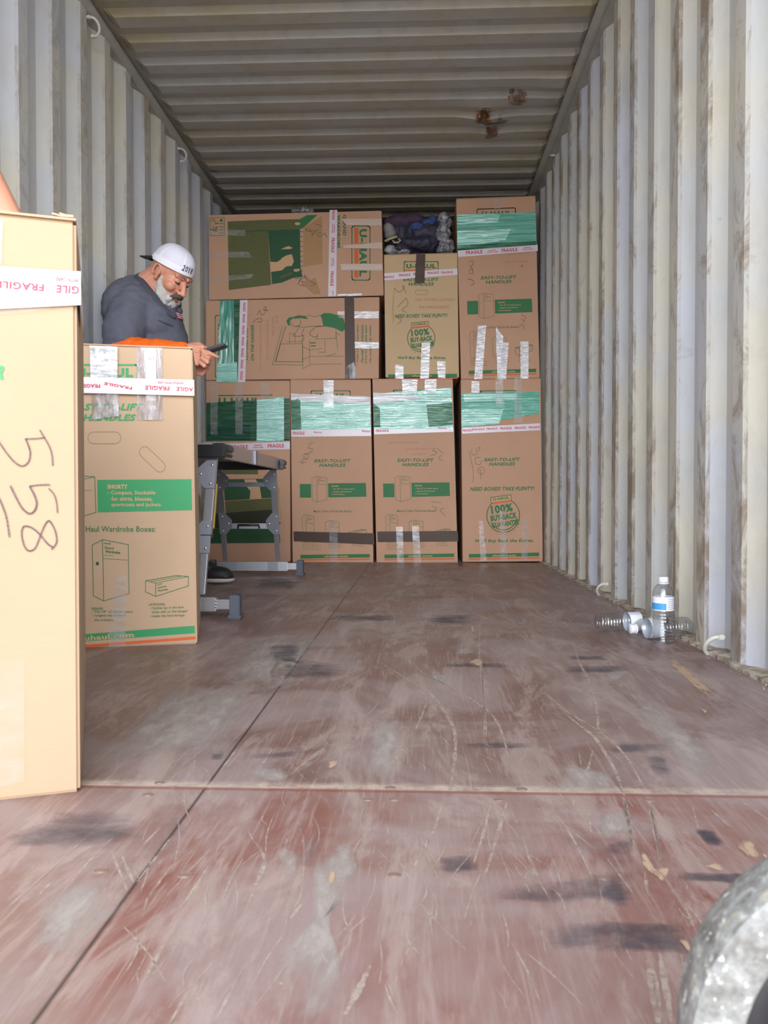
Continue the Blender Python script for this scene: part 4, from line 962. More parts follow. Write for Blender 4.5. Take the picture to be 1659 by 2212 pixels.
# nearest box
f, sd = near_face(172, 1711, 21.6)
p = f.pt(173, 1711); p.z = 0; H = .868
TLw = p - sd * Wd; up = Vector((0, 0, H))
CN1 = [proj(TLw + up), proj(p + up), proj(p), proj(TLw)]
r10 = make_box('cardboard_box', 'nearest light cardboard box at the left edge, marked 558 in marker', CN1, f, Wd, mats=MATS_N1, backdir=Vector((-sd.y, sd.x, 0)), bev=.005, flap=True)
f.crop(3.6065, 0, 430)
f.text('WARDROBER', -330, 1350, 745, 112, PG, 0, .3, .04)
f.scrawl([(310, 1800), (345, 1860), (385, 1930), (405, 2000), (410, 2075)], 11, K)
f.scrawl([(350, 1858), (280, 1866), (200, 1868)], 11, K); f.scrawl([(198, 1868), (222, 1925), (235, 1980), (222, 2045), (175, 2080), (120, 2055), (60, 1990), (0, 1905), (-30, 1850)], 12, K)
f.crop(3.6065, 0, 1000)
f.scrawl([(380, 200), (420, 245), (440, 310), (447, 388)], 10, K); f.scrawl([(385, 170), (300, 172), (230, 182)], 12, K)
f.scrawl([(232, 185), (262, 240), (285, 310), (270, 370), (228, 395), (170, 350), (120, 260), (82, 182)], 14, K)
f.scrawl([(402, 672), (440, 620), (432, 540), (400, 470), (375, 452), (345, 490), (312, 570), (275, 660), (228, 686), (190, 650), (168, 560), (180, 500), (220, 495), (270, 520), (320, 570), (370, 630), (412, 658)], 12, K)
f.scrawl([(-10, 270), (20, 340), (50, 430), (72, 575)], 13, K)
finish(f, MATS_N1)
f.crop(3.6065, 0, 430)
fragile(f, [(-900, 470), (628, 564), (630, 824), (-900, 900)], r10, [('FRAGILE', 155, 676, 375, 58, 184), ('GILE', 528, 704, 180, 62, 184), ('WITH CARE', 525, 628, 180, 32, 184), ('FRAGILE', -420, 670, 375, 58, 184)], off=.006)
f.sheet([(-900, 900), (560, 824), (250, 880), (-900, 960)], M_CLEAR2, r10, off=.004)
f.sheet([(-500, 160), (22, 168), (8, 500), (-500, 480)], M_CLEAR, r10, off=.004)
f.crop(3.6065, 0, 1000); f.sheet([(-150, 1560), (190, 1530), (190, 2480), (-150, 2560)], M_CLEAR2, r10, nx=8, ny=20, off=.004, label='clear packing tape near the bottom')
# torn flap edge at the top corner
TLb, TRb, BRb, BLb, bdv = f.P8
bm = bmesh.new(); nrm = f.n; 
for k in range(2):
    a = TRb - sd * (.004 + .0 * k) + Vector((0, 0, .005 + .0035 * k)) + bdv * (.01 + .012 * k); w_ = .030 - .010 * k
    pts = [a, a - sd * w_ + Vector((0, 0, .004)), a - sd * w_ * .6 + nrm * .005, a + nrm * .006]
    hexa(bm, [q for q in pts] + [q + Vector((0, 0, .002)) for q in pts])
bmesh.ops.recalc_face_normals(bm, faces=bm.faces[:])
link('torn_flap', bm, M_CARD_NEAR, r10)
f.crop(3.6065, 0, 430); ta = f.P(628, 564, 0).z; tb = f.P(630, 824, 0).z; bm = bmesh.new()       # the tape carries on round the corner
u_ = bdv.normalized(); a0 = BRb + sd * .005 + f.n * .006; a1 = BRb + sd * .005 + u_ * .22
q = [Vector((a.x, a.y, z)) for a, z in ((a0, tb), (a1, tb), (a1, ta), (a0, ta))]; bm.faces.new([bm.verts.new(v) for v in q])
link('fragile_tape', bm, M_FRAG, r10)
# ------------------------------------------------------------------ bagged clothes on the short box
def rumple(amp, sc, seed=0):
    o = Vector((seed * 3.1, seed * 1.7, seed))
    return lambda p: amp * (noise.noise((p + o) * sc) + .6 * noise.noise((p + o) * sc * 2.3) + .35 * noise.noise((p + o) * sc * 5))
M_BAGD = simple('dark_clothes', srgb(58, 56, 74), .6, bump=(14, .5, .02), var=9)
M_BAGV = simple('plum_cloth', srgb(78, 60, 84), .8, bump=(20, .4, .01), var=9)
M_BLUE = simple('blue_patterned_cloth', srgb(62, 86, 140), .8, bump=(60, .5, .01), var=40)
M_GREYC = simple('grey_blanket', srgb(150, 146, 146), .9, bump=(30, .4, .01), var=9)
M_HANG = simple('tan_plastic_hanger', srgb(186, 178, 128), .4)
M_PLAST = film('clear_plastic_bag', (.75, .75, .8), .15, .75, (.62, .62, .68), (14, 14, 20), .12, .9, .02)
bagroot = empty('clothes_bag', at(907, 551, 5.85)); tag(bagroot, 'bag of dark folded clothes under clear plastic on top of the short tan box', 'bag')
def blob(parts, vox, mat, parent, name, dis=None, smooth=4, label=None):
    bm = bmesh.new()
    for p in parts:
        if len(p) == 2: ico(bm, p[0], p[1])
        else: cap(bm, *p)
    return tag(link(name, fuse(bm, vox, smooth, dis), mat, parent, True), label)
zb = .452 + (1073 - 549) / 314
A = lambda px, py, Y: at(px, py, Y)
blob([(A(868, 512, 5.80), (.08, .14, .13)), (A(920, 515, 5.82), (.15, .16, .125)), (A(956, 520, 5.80), (.06, .14, .11)), (A(905, 535, 5.78), (.20, .15, .07)), (A(852, 536, 5.78), (.045, .14, .06)), (A(962, 538, 5.78), (.04, .14, .05))], .012, M_BAGD, bagroot, 'dark_clothes', rumple(.02, 14))
blob([(A(862, 483, 5.74), (.11, .10, .05)), (A(895, 480, 5.76), (.08, .1, .055))], .008, M_BAGV, bagroot, 'plum_cloth', rumple(.01, 20, 2))
blob([(A(900, 491, 5.70), (.055, .05, .030)), (A(925, 482, 5.72), (.05, .05, .028)), (A(935, 476, 5.74), (.035, .05, .03))], .006, M_BLUE, bagroot, 'blue_cloth', rumple(.008, 30, 3))
blob([(A(840, 494, 5.70), (.038, .05, .040)), (A(843, 506, 5.70), (.042, .05, .040))], .006, M_GREYC, bagroot, 'grey_blanket', rumple(.005, 30, 4))
blob([(A(960, 480, 5.72), (.045, .08, .065)), (A(958, 505, 5.68), (.045, .07, .07)), (A(966, 532, 5.66), (.035, .06, .05)), (A(955, 535, 5.66), (.03, .05, .035))], .007, M_PLAST, bagroot, 'plastic_film', rumple(.02, 22, 5), 2)
blob([(A(845, 541, 5.64), (.045, .04, .03)), (A(868, 545, 5.64), (.05, .04, .018))], .007, M_PLAST, bagroot, 'plastic_film', rumple(.014, 30, 6), 2)
bm = bmesh.new()
tube(bm, [A(831, 521, 5.63), A(845, 515, 5.63), A(858, 511, 5.63)], .0075, 8)
tube(bm, [A(848, 519, 5.62), A(852, 524, 5.62), A(860, 524, 5.62), A(865, 519, 5.62), A(860, 516, 5.62)], .006, 8)
link('hanger', bm, M_HANG, bagroot, True)
b = blob([(A(662, 458, 5.75), (.05, .06, .03)), (A(640, 460, 5.75), (.04, .06, .02))], .007, M_PLAST, None, 'plastic_bag', rumple(.012, 30, 8), 2)
tag(b, 'scrap of clear plastic bag on top of the upper left box', 'bag')
# ------------------------------------------------------------------ folding work platform
M_ALU = simple('brushed_aluminium', srgb(190, 192, 200), .35, .85, bump=(30, .05, .002))
M_ALUD = simple('grey_steel_bracket', srgb(142, 145, 156), .45, .35)
M_BLK = simple('black_plastic', srgb(30, 30, 34), .35)
M_RUB = simple('grey_rubber_foot', srgb(84, 90, 102), .6)
M_RIV = simple('bright_rivet', srgb(235, 235, 230), .2, .9)
M_YEL = simple('yellow_label_strip', srgb(176, 148, 70), .5)
plat = empty('work_platform', (-.96, 3.82, 0)); tag(plat, 'aluminium folding work platform with grey rubber feet, standing between the man and the boxes', 'platform')
TZ, XR_, XL_ = .665, -.775, -1.13
YN, YF = 3.14, 4.50
def bar(a, b, w, d, mat, name, parent=None, bev=.003, ax=None):
    """a box-section bar from a to b; w across X, d across the other way"""
    a = Vector(a); b = Vector(b); z = (b - a).normalized(); x = Vector(ax or (1, 0, 0)); x = (x - z * x.dot(z)).normalized(); y = z.cross(x)
    M = Matrix.Translation((a + b) / 2) @ Matrix((x, y, z)).transposed().to_4x4()
    bm = bmesh.new(); box(bm, (0, 0, 0), (w, d, (b - a).length), M)
    if bev: bmesh.ops.bevel(bm, geom=bm.edges[:], offset=bev, segments=2, affect='EDGES')
    return link(name, bm, mat, parent or plat)
bm = bmesh.new()
box(bm, ((XL_ + XR_) / 2 , (YN + YF) / 2, TZ - .012), (XR_ - XL_, YF - YN - .04, .02))
for k in range(9): box(bm, (XL_ + .025 + k * (XR_ - XL_ - .05) / 8, (YN + YF) / 2, TZ), (.006, YF - YN - .06, .006))
link('deck', bm, M_ALU, plat)
for x in (XL_, XR_):
    bm = bmesh.new(); box(bm, (x, (YN + YF) / 2, TZ - .032), (.022, YF - YN - .04, .062))
    bmesh.ops.bevel(bm, geom=bm.edges[:], offset=.003, segments=2, affect='EDGES'); link('side_rail', bm, M_ALU, plat)
for y, s in ((YN, -1), (YF, 1)):
    bm = bmesh.new(); box(bm, ((XL_ + XR_) / 2, y, TZ - .034), (XR_ - XL_ + .05, .055, .058))
    box(bm, (XR_ + .03, y - s * .03, TZ - .026), (.022, .09, .03)); box(bm, (XR_ + .03, y - s * .03, TZ - .052), (.022, .09, .014))
    bmesh.ops.bevel(bm, geom=bm.edges[:], offset=.006, segments=2, affect='EDGES'); link('end_cap', bm, M_BLK, plat)
    bar((XL_ + .03, y - s * .002 + (-.029 if s < 0 else .029), TZ - .009), (XR_ - .02, y + (-.029 if s < 0 else .029), TZ - .009), .006, .012, M_ALU, 'trim_strip', bev=0, ax=(0, 0, 1))
bar((XR_ + .013, 3.78, TZ - .065), (XR_ + .013, 3.78, TZ + .002), .012, .05, M_ALUD, 'hinge')
for (yt, yb) in ((YN + .02, 2.995), (YF - .02, 4.645)):
    s = -1 if yt < 4 else 1; zt, zb_ = TZ - .06, .085
    at_ = lambda z: yt + (yb - yt) * (zt - z) / (zt - zb_)
    for x in (XL_ + .02, XR_ - .03):
        l = bar((x, at_(zt), zt), (x, at_(.30), .30), .036, .024, M_ALU, 'leg')
        bar((x - .003, at_(.31), .31), (x - .003, at_(zb_), zb_), .028, .02, M_ALU, 'leg')
        # bracket plates with bright rivets
        for z0, z1, e in ((zt - .01, zt - .12, 1), (.36, .24, 1)):
            bm = bmesh.new(); yy = (at_(z0) + at_(z1)) / 2; dx = -1 if x > -.95 else 1
            pts = [(x + .019, z0), (x + .019, z1), (x - .019, z1), (x + dx * .055 if dx < 0 else x - .019, (z0 + z1) / 2 - .02), (x + dx * .055 if dx < 0 else x - .019, (z0 + z1) / 2 + .02), (x - .019, z0)]
            if dx > 0: pts = [(2 * x - a, b_) for a, b_ in [(x + .019, z0), (x + .019, z1), (x - .019, z1), (x - .055, (z0 + z1) / 2 - .02), (x - .055, (z0 + z1) / 2 + .02), (x - .019, z0)]]
            F1 = [bm.verts.new((a, at_(b_) - .0175, b_)) for a, b_ in pts]; F2 = [bm.verts.new((a, at_(b_) - .0145, b_)) for a, b_ in pts]
            bm.faces.new(F1); bm.faces.new(list(reversed(F2)))
            for i in range(6): bm.faces.new((F1[i], F2[i], F2[(i + 1) % 6], F1[(i + 1) % 6]))
            bmesh.ops.recalc_face_normals(bm, faces=bm.faces[:])
            pl_ = link('bracket', bm, M_ALUD, plat)
            for a, b_ in ((x + .004, z0 - .02), (x + .002, z1 + .018), (x + dx * .038, (z0 + z1) / 2)):
                bm = bmesh.new(); ico(bm, (a, at_(b_) - .019, b_), (.006, .004, .006), sub=2); link('rivet', bm, M_RIV, pl_, True)
        bm = bmesh.new(); box(bm, (x, at_(.30), .302), (.042, .032, .012)); link('leg_collar', bm, M_BLK, plat)
    bar((XL_ + .02, at_(.52), .52), (XR_ - .03, at_(.52), .52), .024, .018, M_ALUD, 'crossbar', ax=(0, 0, 1))
    cb = bar((XL_ + .02, at_(.285), .285), (XR_ - .03, at_(.285), .285), .030, .02, M_ALU, 'crossbar', ax=(0, 0, 1))
    bm = bmesh.new(); tube(bm, [(-1.02, at_(.285) - .02, .275), (-1.02, at_(.285) - .03, .292), (-.90, at_(.285) - .03, .292), (-.90, at_(.285) - .02, .275)], .006, 8)
    link('latch_handle', bm, M_BLK, plat, True)
    bar((XR_ - .006, at_(.50), .50), (XR_ - .006, at_(.33), .33), .004, .010, M_YEL, 'label_strip', bev=0)
    # spreader foot
    zf = .052
    ft = bar((XL_ - .03, yb, zf), (XR_ + .025, yb, zf), .052, .034, M_ALU, 'foot_bar', ax=(0, 0, 1))
    bm = bmesh.new(); box(bm, (XR_ + .055, yb, zf), (.075, .022, .036))
    for z in (-.012, 0, .012): box(bm, (XR_ + .055, yb - .012, zf + z), (.075, .004, .004))
    link('foot_extension', bm, M_ALU, plat)
    for x in (XR_ - .06, XL_ + .06): bm = bmesh.new(); box(bm, (x, yb, zf), (.06, .038, .05)); link('foot_sleeve', bm, M_ALUD, plat)
    for x in (XR_ + .095, XL_ - .06):
        bm = bmesh.new(); box(bm, (x, yb, .045), (.038, .05, .086)); box(bm, (x, yb, .008), (.05, .06, .016))
        bmesh.ops.bevel(bm, geom=bm.edges[:], offset=.004, segments=2, affect='EDGES'); link('rubber_foot', bm, M_RUB, plat)
# ------------------------------------------------------------------ water bottles
mp = NM('clear_pet_plastic'); mp.set(Base_Color=(.97, .98, 1), Roughness=.03, Specular_IOR_Level=1.0)
tr = mp.n.new('ShaderNodeBsdfTransparent'); tr.inputs[0].default_value = (.90, .92, .94, 1)
lw = mp.n.new('ShaderNodeLayerWeight'); lw.inputs['Blend'].default_value = .35
mx = mp.n.new('ShaderNodeMixShader'); gl = mp.n.new('ShaderNodeBsdfGlossy'); gl.inputs['Roughness'].default_value = .05
mp.l.new(mp.ramp(lw.outputs['Facing'], (0, .10), (.6, .30), (1, .85)), mx.inputs[0]); mp.l.new(tr.outputs[0], mx.inputs[1]); mp.l.new(gl.outputs[0], mx.inputs[2]); mp.l.new(mx.outputs[0], mp.out.inputs[0])
M_PET = mp.m
M_LABEL = simple('white_paper_label', srgb(238, 240, 246), .4); M_LBLUE = simple('blue_label_print', srgb(70, 158, 222), .4); M_LGREY = simple('grey_label_print', srgb(176, 182, 200), .5)
M_CAP = simple('white_bottle_cap', srgb(226, 228, 238), .35)
def bottle(name, label, M, blue=True):
    root = empty(name, (0, 0, 0)); tag(root, label, 'bottle', 'empty water bottles on the floor')
    root.matrix_world = M
    bm = bmesh.new(); prof = [(.001, .006), (.02, .003), (.027, .0), (.032, .006), (.0325, .012)]
    z = .014
    while z < .098: prof.append((.0325 - .0016 * (1 + math.sin(z * 620)) / 2 * 1.6, z)); z += .0022
    prof += [(.0325, .100), (.0318, .102), (.0318, .146), (.0325, .148)]
    for k in range(1, 12):
        t = k / 11; prof.append((.0325 * math.cos(t * 1.18) + .0 * t, .148 + .036 * math.sin(t * 1.45)))
    prof += [(.0118, .186), (.0115, .190)]
    rings = lathe(bm, prof, 40)
    for j, (r, z) in enumerate(prof):                       # the swirled grip of a thin water bottle
        if .012 < z < .10:
            for k in range(40):
                v = rings[j][k]; a = 2 * math.pi * k / 40; q = 1 - .05 * max(0, math.sin(a * 5 + z * 55)) ** 2
                v.co.x *= q; v.co.y *= q
    link('bottle_body', bm, M_PET, root, True, world=False)
    bm = bmesh.new(); lathe(bm, [(.0322, .103), (.0324, .145)], 40)
    for f in bm.faces:
        c = f.calc_center_median(); a = math.degrees(math.atan2(c.y, c.x))
    me_o = link('paper_label', bm, [M_LABEL, M_LBLUE, M_LGREY], root, True, world=False)
    bm = bmesh.new(); n = 16
    def patch(a0, a1, z0, z1, mi):
        vs_ = []
        for k in range(n + 1):
            a = math.radians(a0 + (a1 - a0) * k / n); vs_.append((bm.verts.new((.0328 * math.cos(a), .0328 * math.sin(a), z0)), bm.verts.new((.0328 * math.cos(a), .0328 * math.sin(a), z1))))
        for p_, q_ in zip(vs_, vs_[1:]): bm.faces.new((p_[0], q_[0], q_[1], p_[1])).material_index = mi
    patch(-200, -90, .106, .126, 1)
    for k in range(6): patch(-82, -20, .108 + k * .006, .1105 + k * .006, 2)
    tmp = bpy.data.meshes.new('x'); bm.to_mesh(tmp); bm.free(); b3 = bmesh.new(); b3.from_mesh(me_o.data); b3.from_mesh(tmp); b3.to_mesh(me_o.data); b3.free()
    bm = bmesh.new(); lathe(bm, [(.0115, .183), (.0165, .184), (.0165, .187), (.0118, .188)], 30); lathe(bm, [(.0148, .189), (.0152, .190), (.0152, .203), (.0140, .205), (.001, .205)], 30)
    link('cap', bm, M_CAP, root, True, world=False)
    return root
p = onfloor(1432, 1389); bottle('water_bottle', 'upright empty water bottle with a blue and white label on the floor', Matrix.Translation((p.x, p.y, 0)))
def lying(px0, py0, Y0_, px1, py1, Y1_, roll=0):
    a = at(px0, py0, Y0_); b = at(px1, py1, Y1_); a.z = b.z = .0345; z = (b - a).normalized(); x = Vector((0, 0, 1)); y = z.cross(x)
    return Matrix.Translation(a) @ Matrix((x, y, z)).transposed().to_4x4() @ Matrix.Rotation(math.radians(roll), 4, 'Z')
bottle('water_bottle', 'empty bottle lying on its side with its base toward the boxes, furthest left', lying(1291, 1347, 2.72, 1420, 1345, 2.76, 60))
bottle('water_bottle', 'empty bottle lying behind the upright one with its cap pointing left', lying(1487, 1356, 2.64, 1346, 1360, 2.585, 200))
# ------------------------------------------------------------------ lashing rings
M_RING = simple('painted_lashing_steel', srgb(206, 204, 194), .45)
def ring(loc, label, side, floor_=False):
    root = empty('lashing_ring', loc); tag(root, label, 'ring', 'lashing rings along the container walls')
    bm = bmesh.new(); n = 18; R_ = .030
    pts = [Vector((-side * (.002 + R_ * math.sin(math.pi * k / n)), -.022 * math.cos(math.pi * k / n), .030 * math.cos(math.pi * k / n) + (.012 if floor_ else 0))) for k in range(n + 1)]
    tube(bm, [p + Vector(loc) for p in pts], .0062, 10); link('bent_bar', bm, M_RING, root, True)
    for y in (-1, 1):
        bm = bmesh.new(); box(bm, Vector(loc) + Vector((side * .004, y * .022, -y * .030 + (.012 if floor_ else 0))), (.02, .016, .014))
        bmesh.ops.bevel(bm, geom=bm.edges[:], offset=.003, segments=2, affect='EDGES'); link('weld_pad', bm, M_RING, root)
def ringat(px, py, X, label, side, fl=False):
    r = ray(px, py); t = X / r.x; p = Vector((0, 0, CAMZ)) + r * t; ring(tuple(p), label, side, fl)
ringat(199, 58, XL + .014, 'pale lashing ring under the left roof rail, nearest the camera', -1)
ringat(391, 335, XL + .014, 'small pale lashing ring high on the left wall above the man', -1)
ringat(1303, 30, XR - .010, 'pale lashing ring under the right roof rail, nearest the camera', 1)
ringat(1195, 322, XR - .010, 'small lashing ring high on the right wall near the top box', 1)
ringat(1548, 1405, XR - .008, 'curved lashing ring at the foot of the right wall beyond the bottles toward the camera', 1, True)
ringat(1305, 1280, XR - .008, 'small lashing ring at the foot of the right wall behind the bottles', 1, True)
# ------------------------------------------------------------------ wheel in the lower right corner
mw = NM('worn_speckled_tread'); t = mw.tc()
n1 = mw.noise(t, 60, 7, .7); n2 = mw.noise(t, 120, 3, .6); n3 = mw.noise(t, 60, 3)
c = mw.ramp(n1, (.35, srgb(104, 102, 98)), (.5, srgb(134, 134, 132)), (.65, srgb(160, 162, 162)))
c = mw.mix(mw.ramp(n3, (.6, 0), (.68, .8)), c, srgb(166, 154, 126)); n4 = mw.noise(t, 210, 2, .5); c = mw.mix(mw.ramp(n4, (.66, 0), (.72, 1)), c, srgb(235, 235, 228)); c = mw.mix(mw.ramp(n2, (.60, 0), (.66, .7)), c, srgb(190, 190, 184)); c = mw.mix(mw.ramp(n1, (.24, 1), (.32, 0)), c, srgb(90, 76, 68))
mw.set(Base_Color=c, Roughness=.85, Specular_IOR_Level=.2); mw.bump(n2, .6, .004)
WY, WR = .475, .128
wc = at(1972, 2290, WY); wc.z = WR + .001
wheel = empty('cart_wheel', (wc.x, wc.y, 0), (0, 0, math.radians(-8))); tag(wheel, 'worn grey speckled cart wheel at the lower right corner, close to the camera', 'wheel')
MW = Matrix.Translation((0, 0, wc.z)) @ Matrix.Rotation(math.radians(90), 4, 'X')
bm = bmesh.new()
prof = [(.097, -.018), (.0985, -.022), (.101, -.0235), (.121, -.0235), (.1255, -.021), (.1275, -.014), (.128, 0), (.1275, .014), (.1255, .021), (.121, .0235), (.101, .0235), (.0985, .022), (.097, .018), (.097, -.018)]
lathe(bm, prof, 160, MW); bmesh.ops.recalc_face_normals(bm, faces=bm.faces[:]); link('tyre', bm, mw.m, wheel, False, world=False)
bm = bmesh.new(); lathe(bm, [(.0975, -.012), (.088, -.016), (.080, -.010), (.05, -.006), (.030, -.008), (.028, -.022), (.001, -.022)], 60, MW); lathe(bm, [(.0975, .012), (.088, .016), (.080, .010), (.05, .006), (.030, .008), (.028, .022), (.001, .022)], 60, MW)
bmesh.ops.recalc_face_normals(bm, faces=bm.faces[:]); link('rim', bm, M_BLK, wheel, True, world=False)
bm = bmesh.new(); lathe(bm, [(.001, -.03), (.011, -.029), (.012, -.02)], 6, MW); link('axle_nut', bm, M_RIV, wheel, world=False)
# ------------------------------------------------------------------ people
ms = NM('skin'); t = ms.tc(); n = ms.noise(t, 18, 4); c = ms.mix(n, srgb(196, 132, 108), srgb(222, 160, 134))
ms.set(Base_Color=c, Roughness=.5, Subsurface_Weight=.08, Subsurface_Radius=(.3, .12, .08), Subsurface_Scale=.01); ms.bump(ms.noise(t, 160, 3), .15, .001); M_SKIN = ms.m
M_SHIRT = simple('charcoal_work_shirt', srgb(98, 101, 116), .85, bump=(12, .3, .02), var=30)
M_SHIRTD = simple('dark_collar', srgb(70, 72, 84), .85)
M_ORANGE = simple('orange_sleeve', srgb(255, 110, 16), .7, bump=(40, .3, .01))
M_TROUS = simple('khaki_trousers', srgb(150, 142, 126), .85, bump=(10, .4, .03), var=12)
M_HAIR = simple('grey_white_beard', srgb(206, 202, 198), .9, bump=(150, 1.0, .006), var=90)
M_MOUST = simple('dark_grey_moustache', srgb(96, 88, 86), .9, bump=(150, 1.0, .006), var=90)
M_BROW = simple('greying_eyebrow', srgb(128, 104, 92), .9); M_CAPW = simple('white_mesh_cap', srgb(222, 222, 236), .8, bump=(400, .4, .002)); M_CAPB = simple('white_cap_band', srgb(240, 240, 248), .75)
M_CAPK = simple('black_cap_brim', srgb(26, 26, 30), .7); M_DARK = simple('dark_eye_line', srgb(60, 42, 38), .7)
M_LIP = simple('lip', srgb(186, 112, 102), .5); M_SHOE = simple('black_shoe', srgb(34, 33, 36), .6); M_SOLE = simple('pale_shoe_sole', srgb(196, 186, 176), .7)
def head_parts(bm, H):
    T = lambda x, y, z: H @ Vector((x, y, z)); R3 = H.to_3x3().to_4x4()
    e = lambda c, r: ico(bm, T(*c), r, R3)
    e((-.012, 0, .03), (.098, .076, .092)); e((.028, 0, -.02), (.066, .064, .092)); e((.040, 0, -.085), (.052, .052, .045)); e((.066, 0, -.112), (.026, .028, .022))
    e((.054, 0, .038), (.034, .056, .036))
    cap(bm, T(.092, 0, .010), T(.115, 0, -.030), .010, .0125); e((.118, 0, -.036), (.015, .014, .012))
    for s in (-1, 1):
        e((.106, s * .014, -.040), (.012, .009, .009)); cap(bm, T(.090, s * .012, .026), T(.078, s * .048, .026), .011, .010)
        e((.060, s * .040, -.032), (.030, .026, .026)); e((.078, s * .031, .004), (.014, .017, .012)); e((.074, s * .034, -.014), (.012, .018, .006))
        e((-.006, s * .072, -.008), (.017, .008, .026))
        pts = [T(-.008 + .016 * math.cos(a) - .004 * math.sin(a), s * (.083 - .005 * math.cos(a)), -.006 + .027 * math.sin(a)) for a in [math.radians(q) for q in range(-70, 231, 30)]]
        chain(bm, pts, [.0045] * len(pts)); e((.002, s * .078, -.036), (.009, .007, .011))
    for z, r in ((-.068, .0075), (-.079, .009)): chain(bm, [T(.080, -.024, z), T(.098, 0, z), T(.080, .024, z)], [r * .7, r, r * .7])
def hand_parts(bm, wrist, knuck, normal, fingers, thumb, w=.042):
    """palm slab from wrist to knuckles; fingers: four lists of joints"""
    wrist = Vector(wrist); knuck = Vector(knuck); d = (knuck - wrist).normalized(); n = Vector(normal).normalized(); s = d.cross(n).normalized()
    for k in (-1.0, -.35, .35, 1.0):
        cap(bm, wrist + s * w * .45 * k, knuck + s * w * .9 * k, .0165, .0112)
    for pts in fingers: chain(bm, pts, [.0098, .0086, .0078, .0066][:len(pts)])
    chain(bm, thumb, [.0145, .0120, .0095][:len(thumb)])
# --- the bearded man
man = empty('person', (-1.20, 3.85, 0)); tag(man, 'bearded man in a backwards white cap and charcoal shirt looking at a phone', 'person')
HC = at(368, 592, 3.70)
H = Matrix.Translation(HC) @ Matrix.Rotation(math.radians(-22), 4, 'Z') @ Matrix.Rotation(math.radians(38), 4, 'Y')
T = lambda x, y, z: H @ Vector((x, y, z)); R3 = H.to_3x3().to_4x4()
sR = at(288, 648, 3.58); eR = at(262, 757, 3.50); wR = at(398, 759, 3.46)
sL = at(350, 650, 3.93); eL = at(345, 745, 3.92); wL = at(408, 790, 3.62)
kR = at(432, 768, 3.45)
bm = bmesh.new(); head_parts(bm, H)
cap(bm, at(316, 626, 3.74), T(-.03, 0, -.03), .078, .066); cap(bm, at(322, 645, 3.74), T(.0, 0, -.07), .075, .060)
ico(bm, at(300, 676, 3.75), (.11, .15, .13)); ico(bm, at(318, 745, 3.76), (.13, .16, .22)); ico(bm, (-1.27, 3.78, .93), (.13, .16, .12))
cap(bm, sR + Vector((0, .05, -.01)), eR, .046, .042); cap(bm, eR, wR, .044, .030); cap(bm, sL, eL, .055, .042); cap(bm, eL, wL, .040, .028)
hp = lambda *p: [at(*q) for q in p]
hand_parts(bm, wR + Vector((.005, 0, .0)), kR, (0, -1, .15), [
    hp((436, 757, 3.435), (452, 762, 3.43), (463, 768, 3.44), (471, 771, 3.45)),
    hp((438, 766, 3.43), (450, 773, 3.42), (456, 777, 3.45)),
    hp((436, 774, 3.43), (448, 783, 3.42), (452, 784, 3.45)),
    hp((432, 782, 3.44), (441, 791, 3.43), (448, 790, 3.46))], hp((410, 748, 3.49), (428, 744, 3.52), (444, 752, 3.52)))
hand_parts(bm, wL, at(428, 795, 3.55), (.2, -1, 0), [
    hp((430, 788, 3.54), (444, 790, 3.52), (450, 780, 3.52)), hp((430, 793, 3.54), (446, 796, 3.52), (452, 787, 3.52)),
    hp((428, 800, 3.54), (442, 803, 3.52), (449, 795, 3.52)), hp((424, 806, 3.54), (436, 809, 3.52), (443, 802, 3.52))], hp((415, 780, 3.56), (432, 772, 3.55), (444, 766, 3.54)))
for hx, kx, fx in (((-1.27, 3.68, .92), (-1.20, 3.62, .50), (-1.24, 3.62, .09)), ((-1.25, 3.90, .92), (-1.19, 4.06, .50), (-1.15, 4.19, .09))):
    cap(bm, hx, kx, .085, .058); cap(bm, kx, fx, .056, .040); cap(bm, fx, Vector(fx) + Vector((.10, -.02, -.04)), .035, .028)
link('body', fuse(bm, .0034, 2), M_SKIN, man, True)
# trousers
bm = bmesh.new(); ico(bm, (-1.265, 3.79, .96), (.15, .19, .14))
for hx, kx, fx in (((-1.27, 3.68, .90), (-1.20, 3.62, .50), (-1.24, 3.62, .08)), ((-1.25, 3.90, .90), (-1.19, 4.06, .50), (-1.15, 4.19, .09))):
    cap(bm, hx, kx, .105, .078); cap(bm, kx, fx, .076, .062)
link('trousers', fuse(bm, .009, 4, rumple(.010, 9, 3)), M_TROUS, man, True)
# shirt
bm = bmesh.new()
ico(bm, at(290, 674, 3.75), (.140, .20, .150)); ico(bm, at(336, 708, 3.74), (.125, .18, .125)); ico(bm, at(338, 745, 3.76), (.145, .175, .17)); ico(bm, at(296, 745, 3.78), (.135, .17, .22)); ico(bm, at(320, 800, 3.78), (.16, .18, .17))
cap(bm, at(290, 628, 3.75), at(300, 650, 3.75), .075, .11); cap(bm, at(276, 644, 3.66), at(308, 676, 3.64), .082, .085)
cap(bm, sR + Vector((-.015, .04, -.015)), at(266, 720, 3.545), .092, .092); cap(bm, at(266, 720, 3.545), at(264, 738, 3.52), .092, .084)
cap(bm, sL, at(352, 728, 3.92), .09, .075)
link('shirt', fuse(bm, .008, 12, lambda p: .006 * noise.noise(p * 11) + .010 * abs(noise.noise(Vector((p.x * 9, p.y * 9, p.z * 26))))), M_SHIRT, man, True)
shirt_me = bpy.data.objects['shirt'] if 'shirt' in bpy.data.objects else None
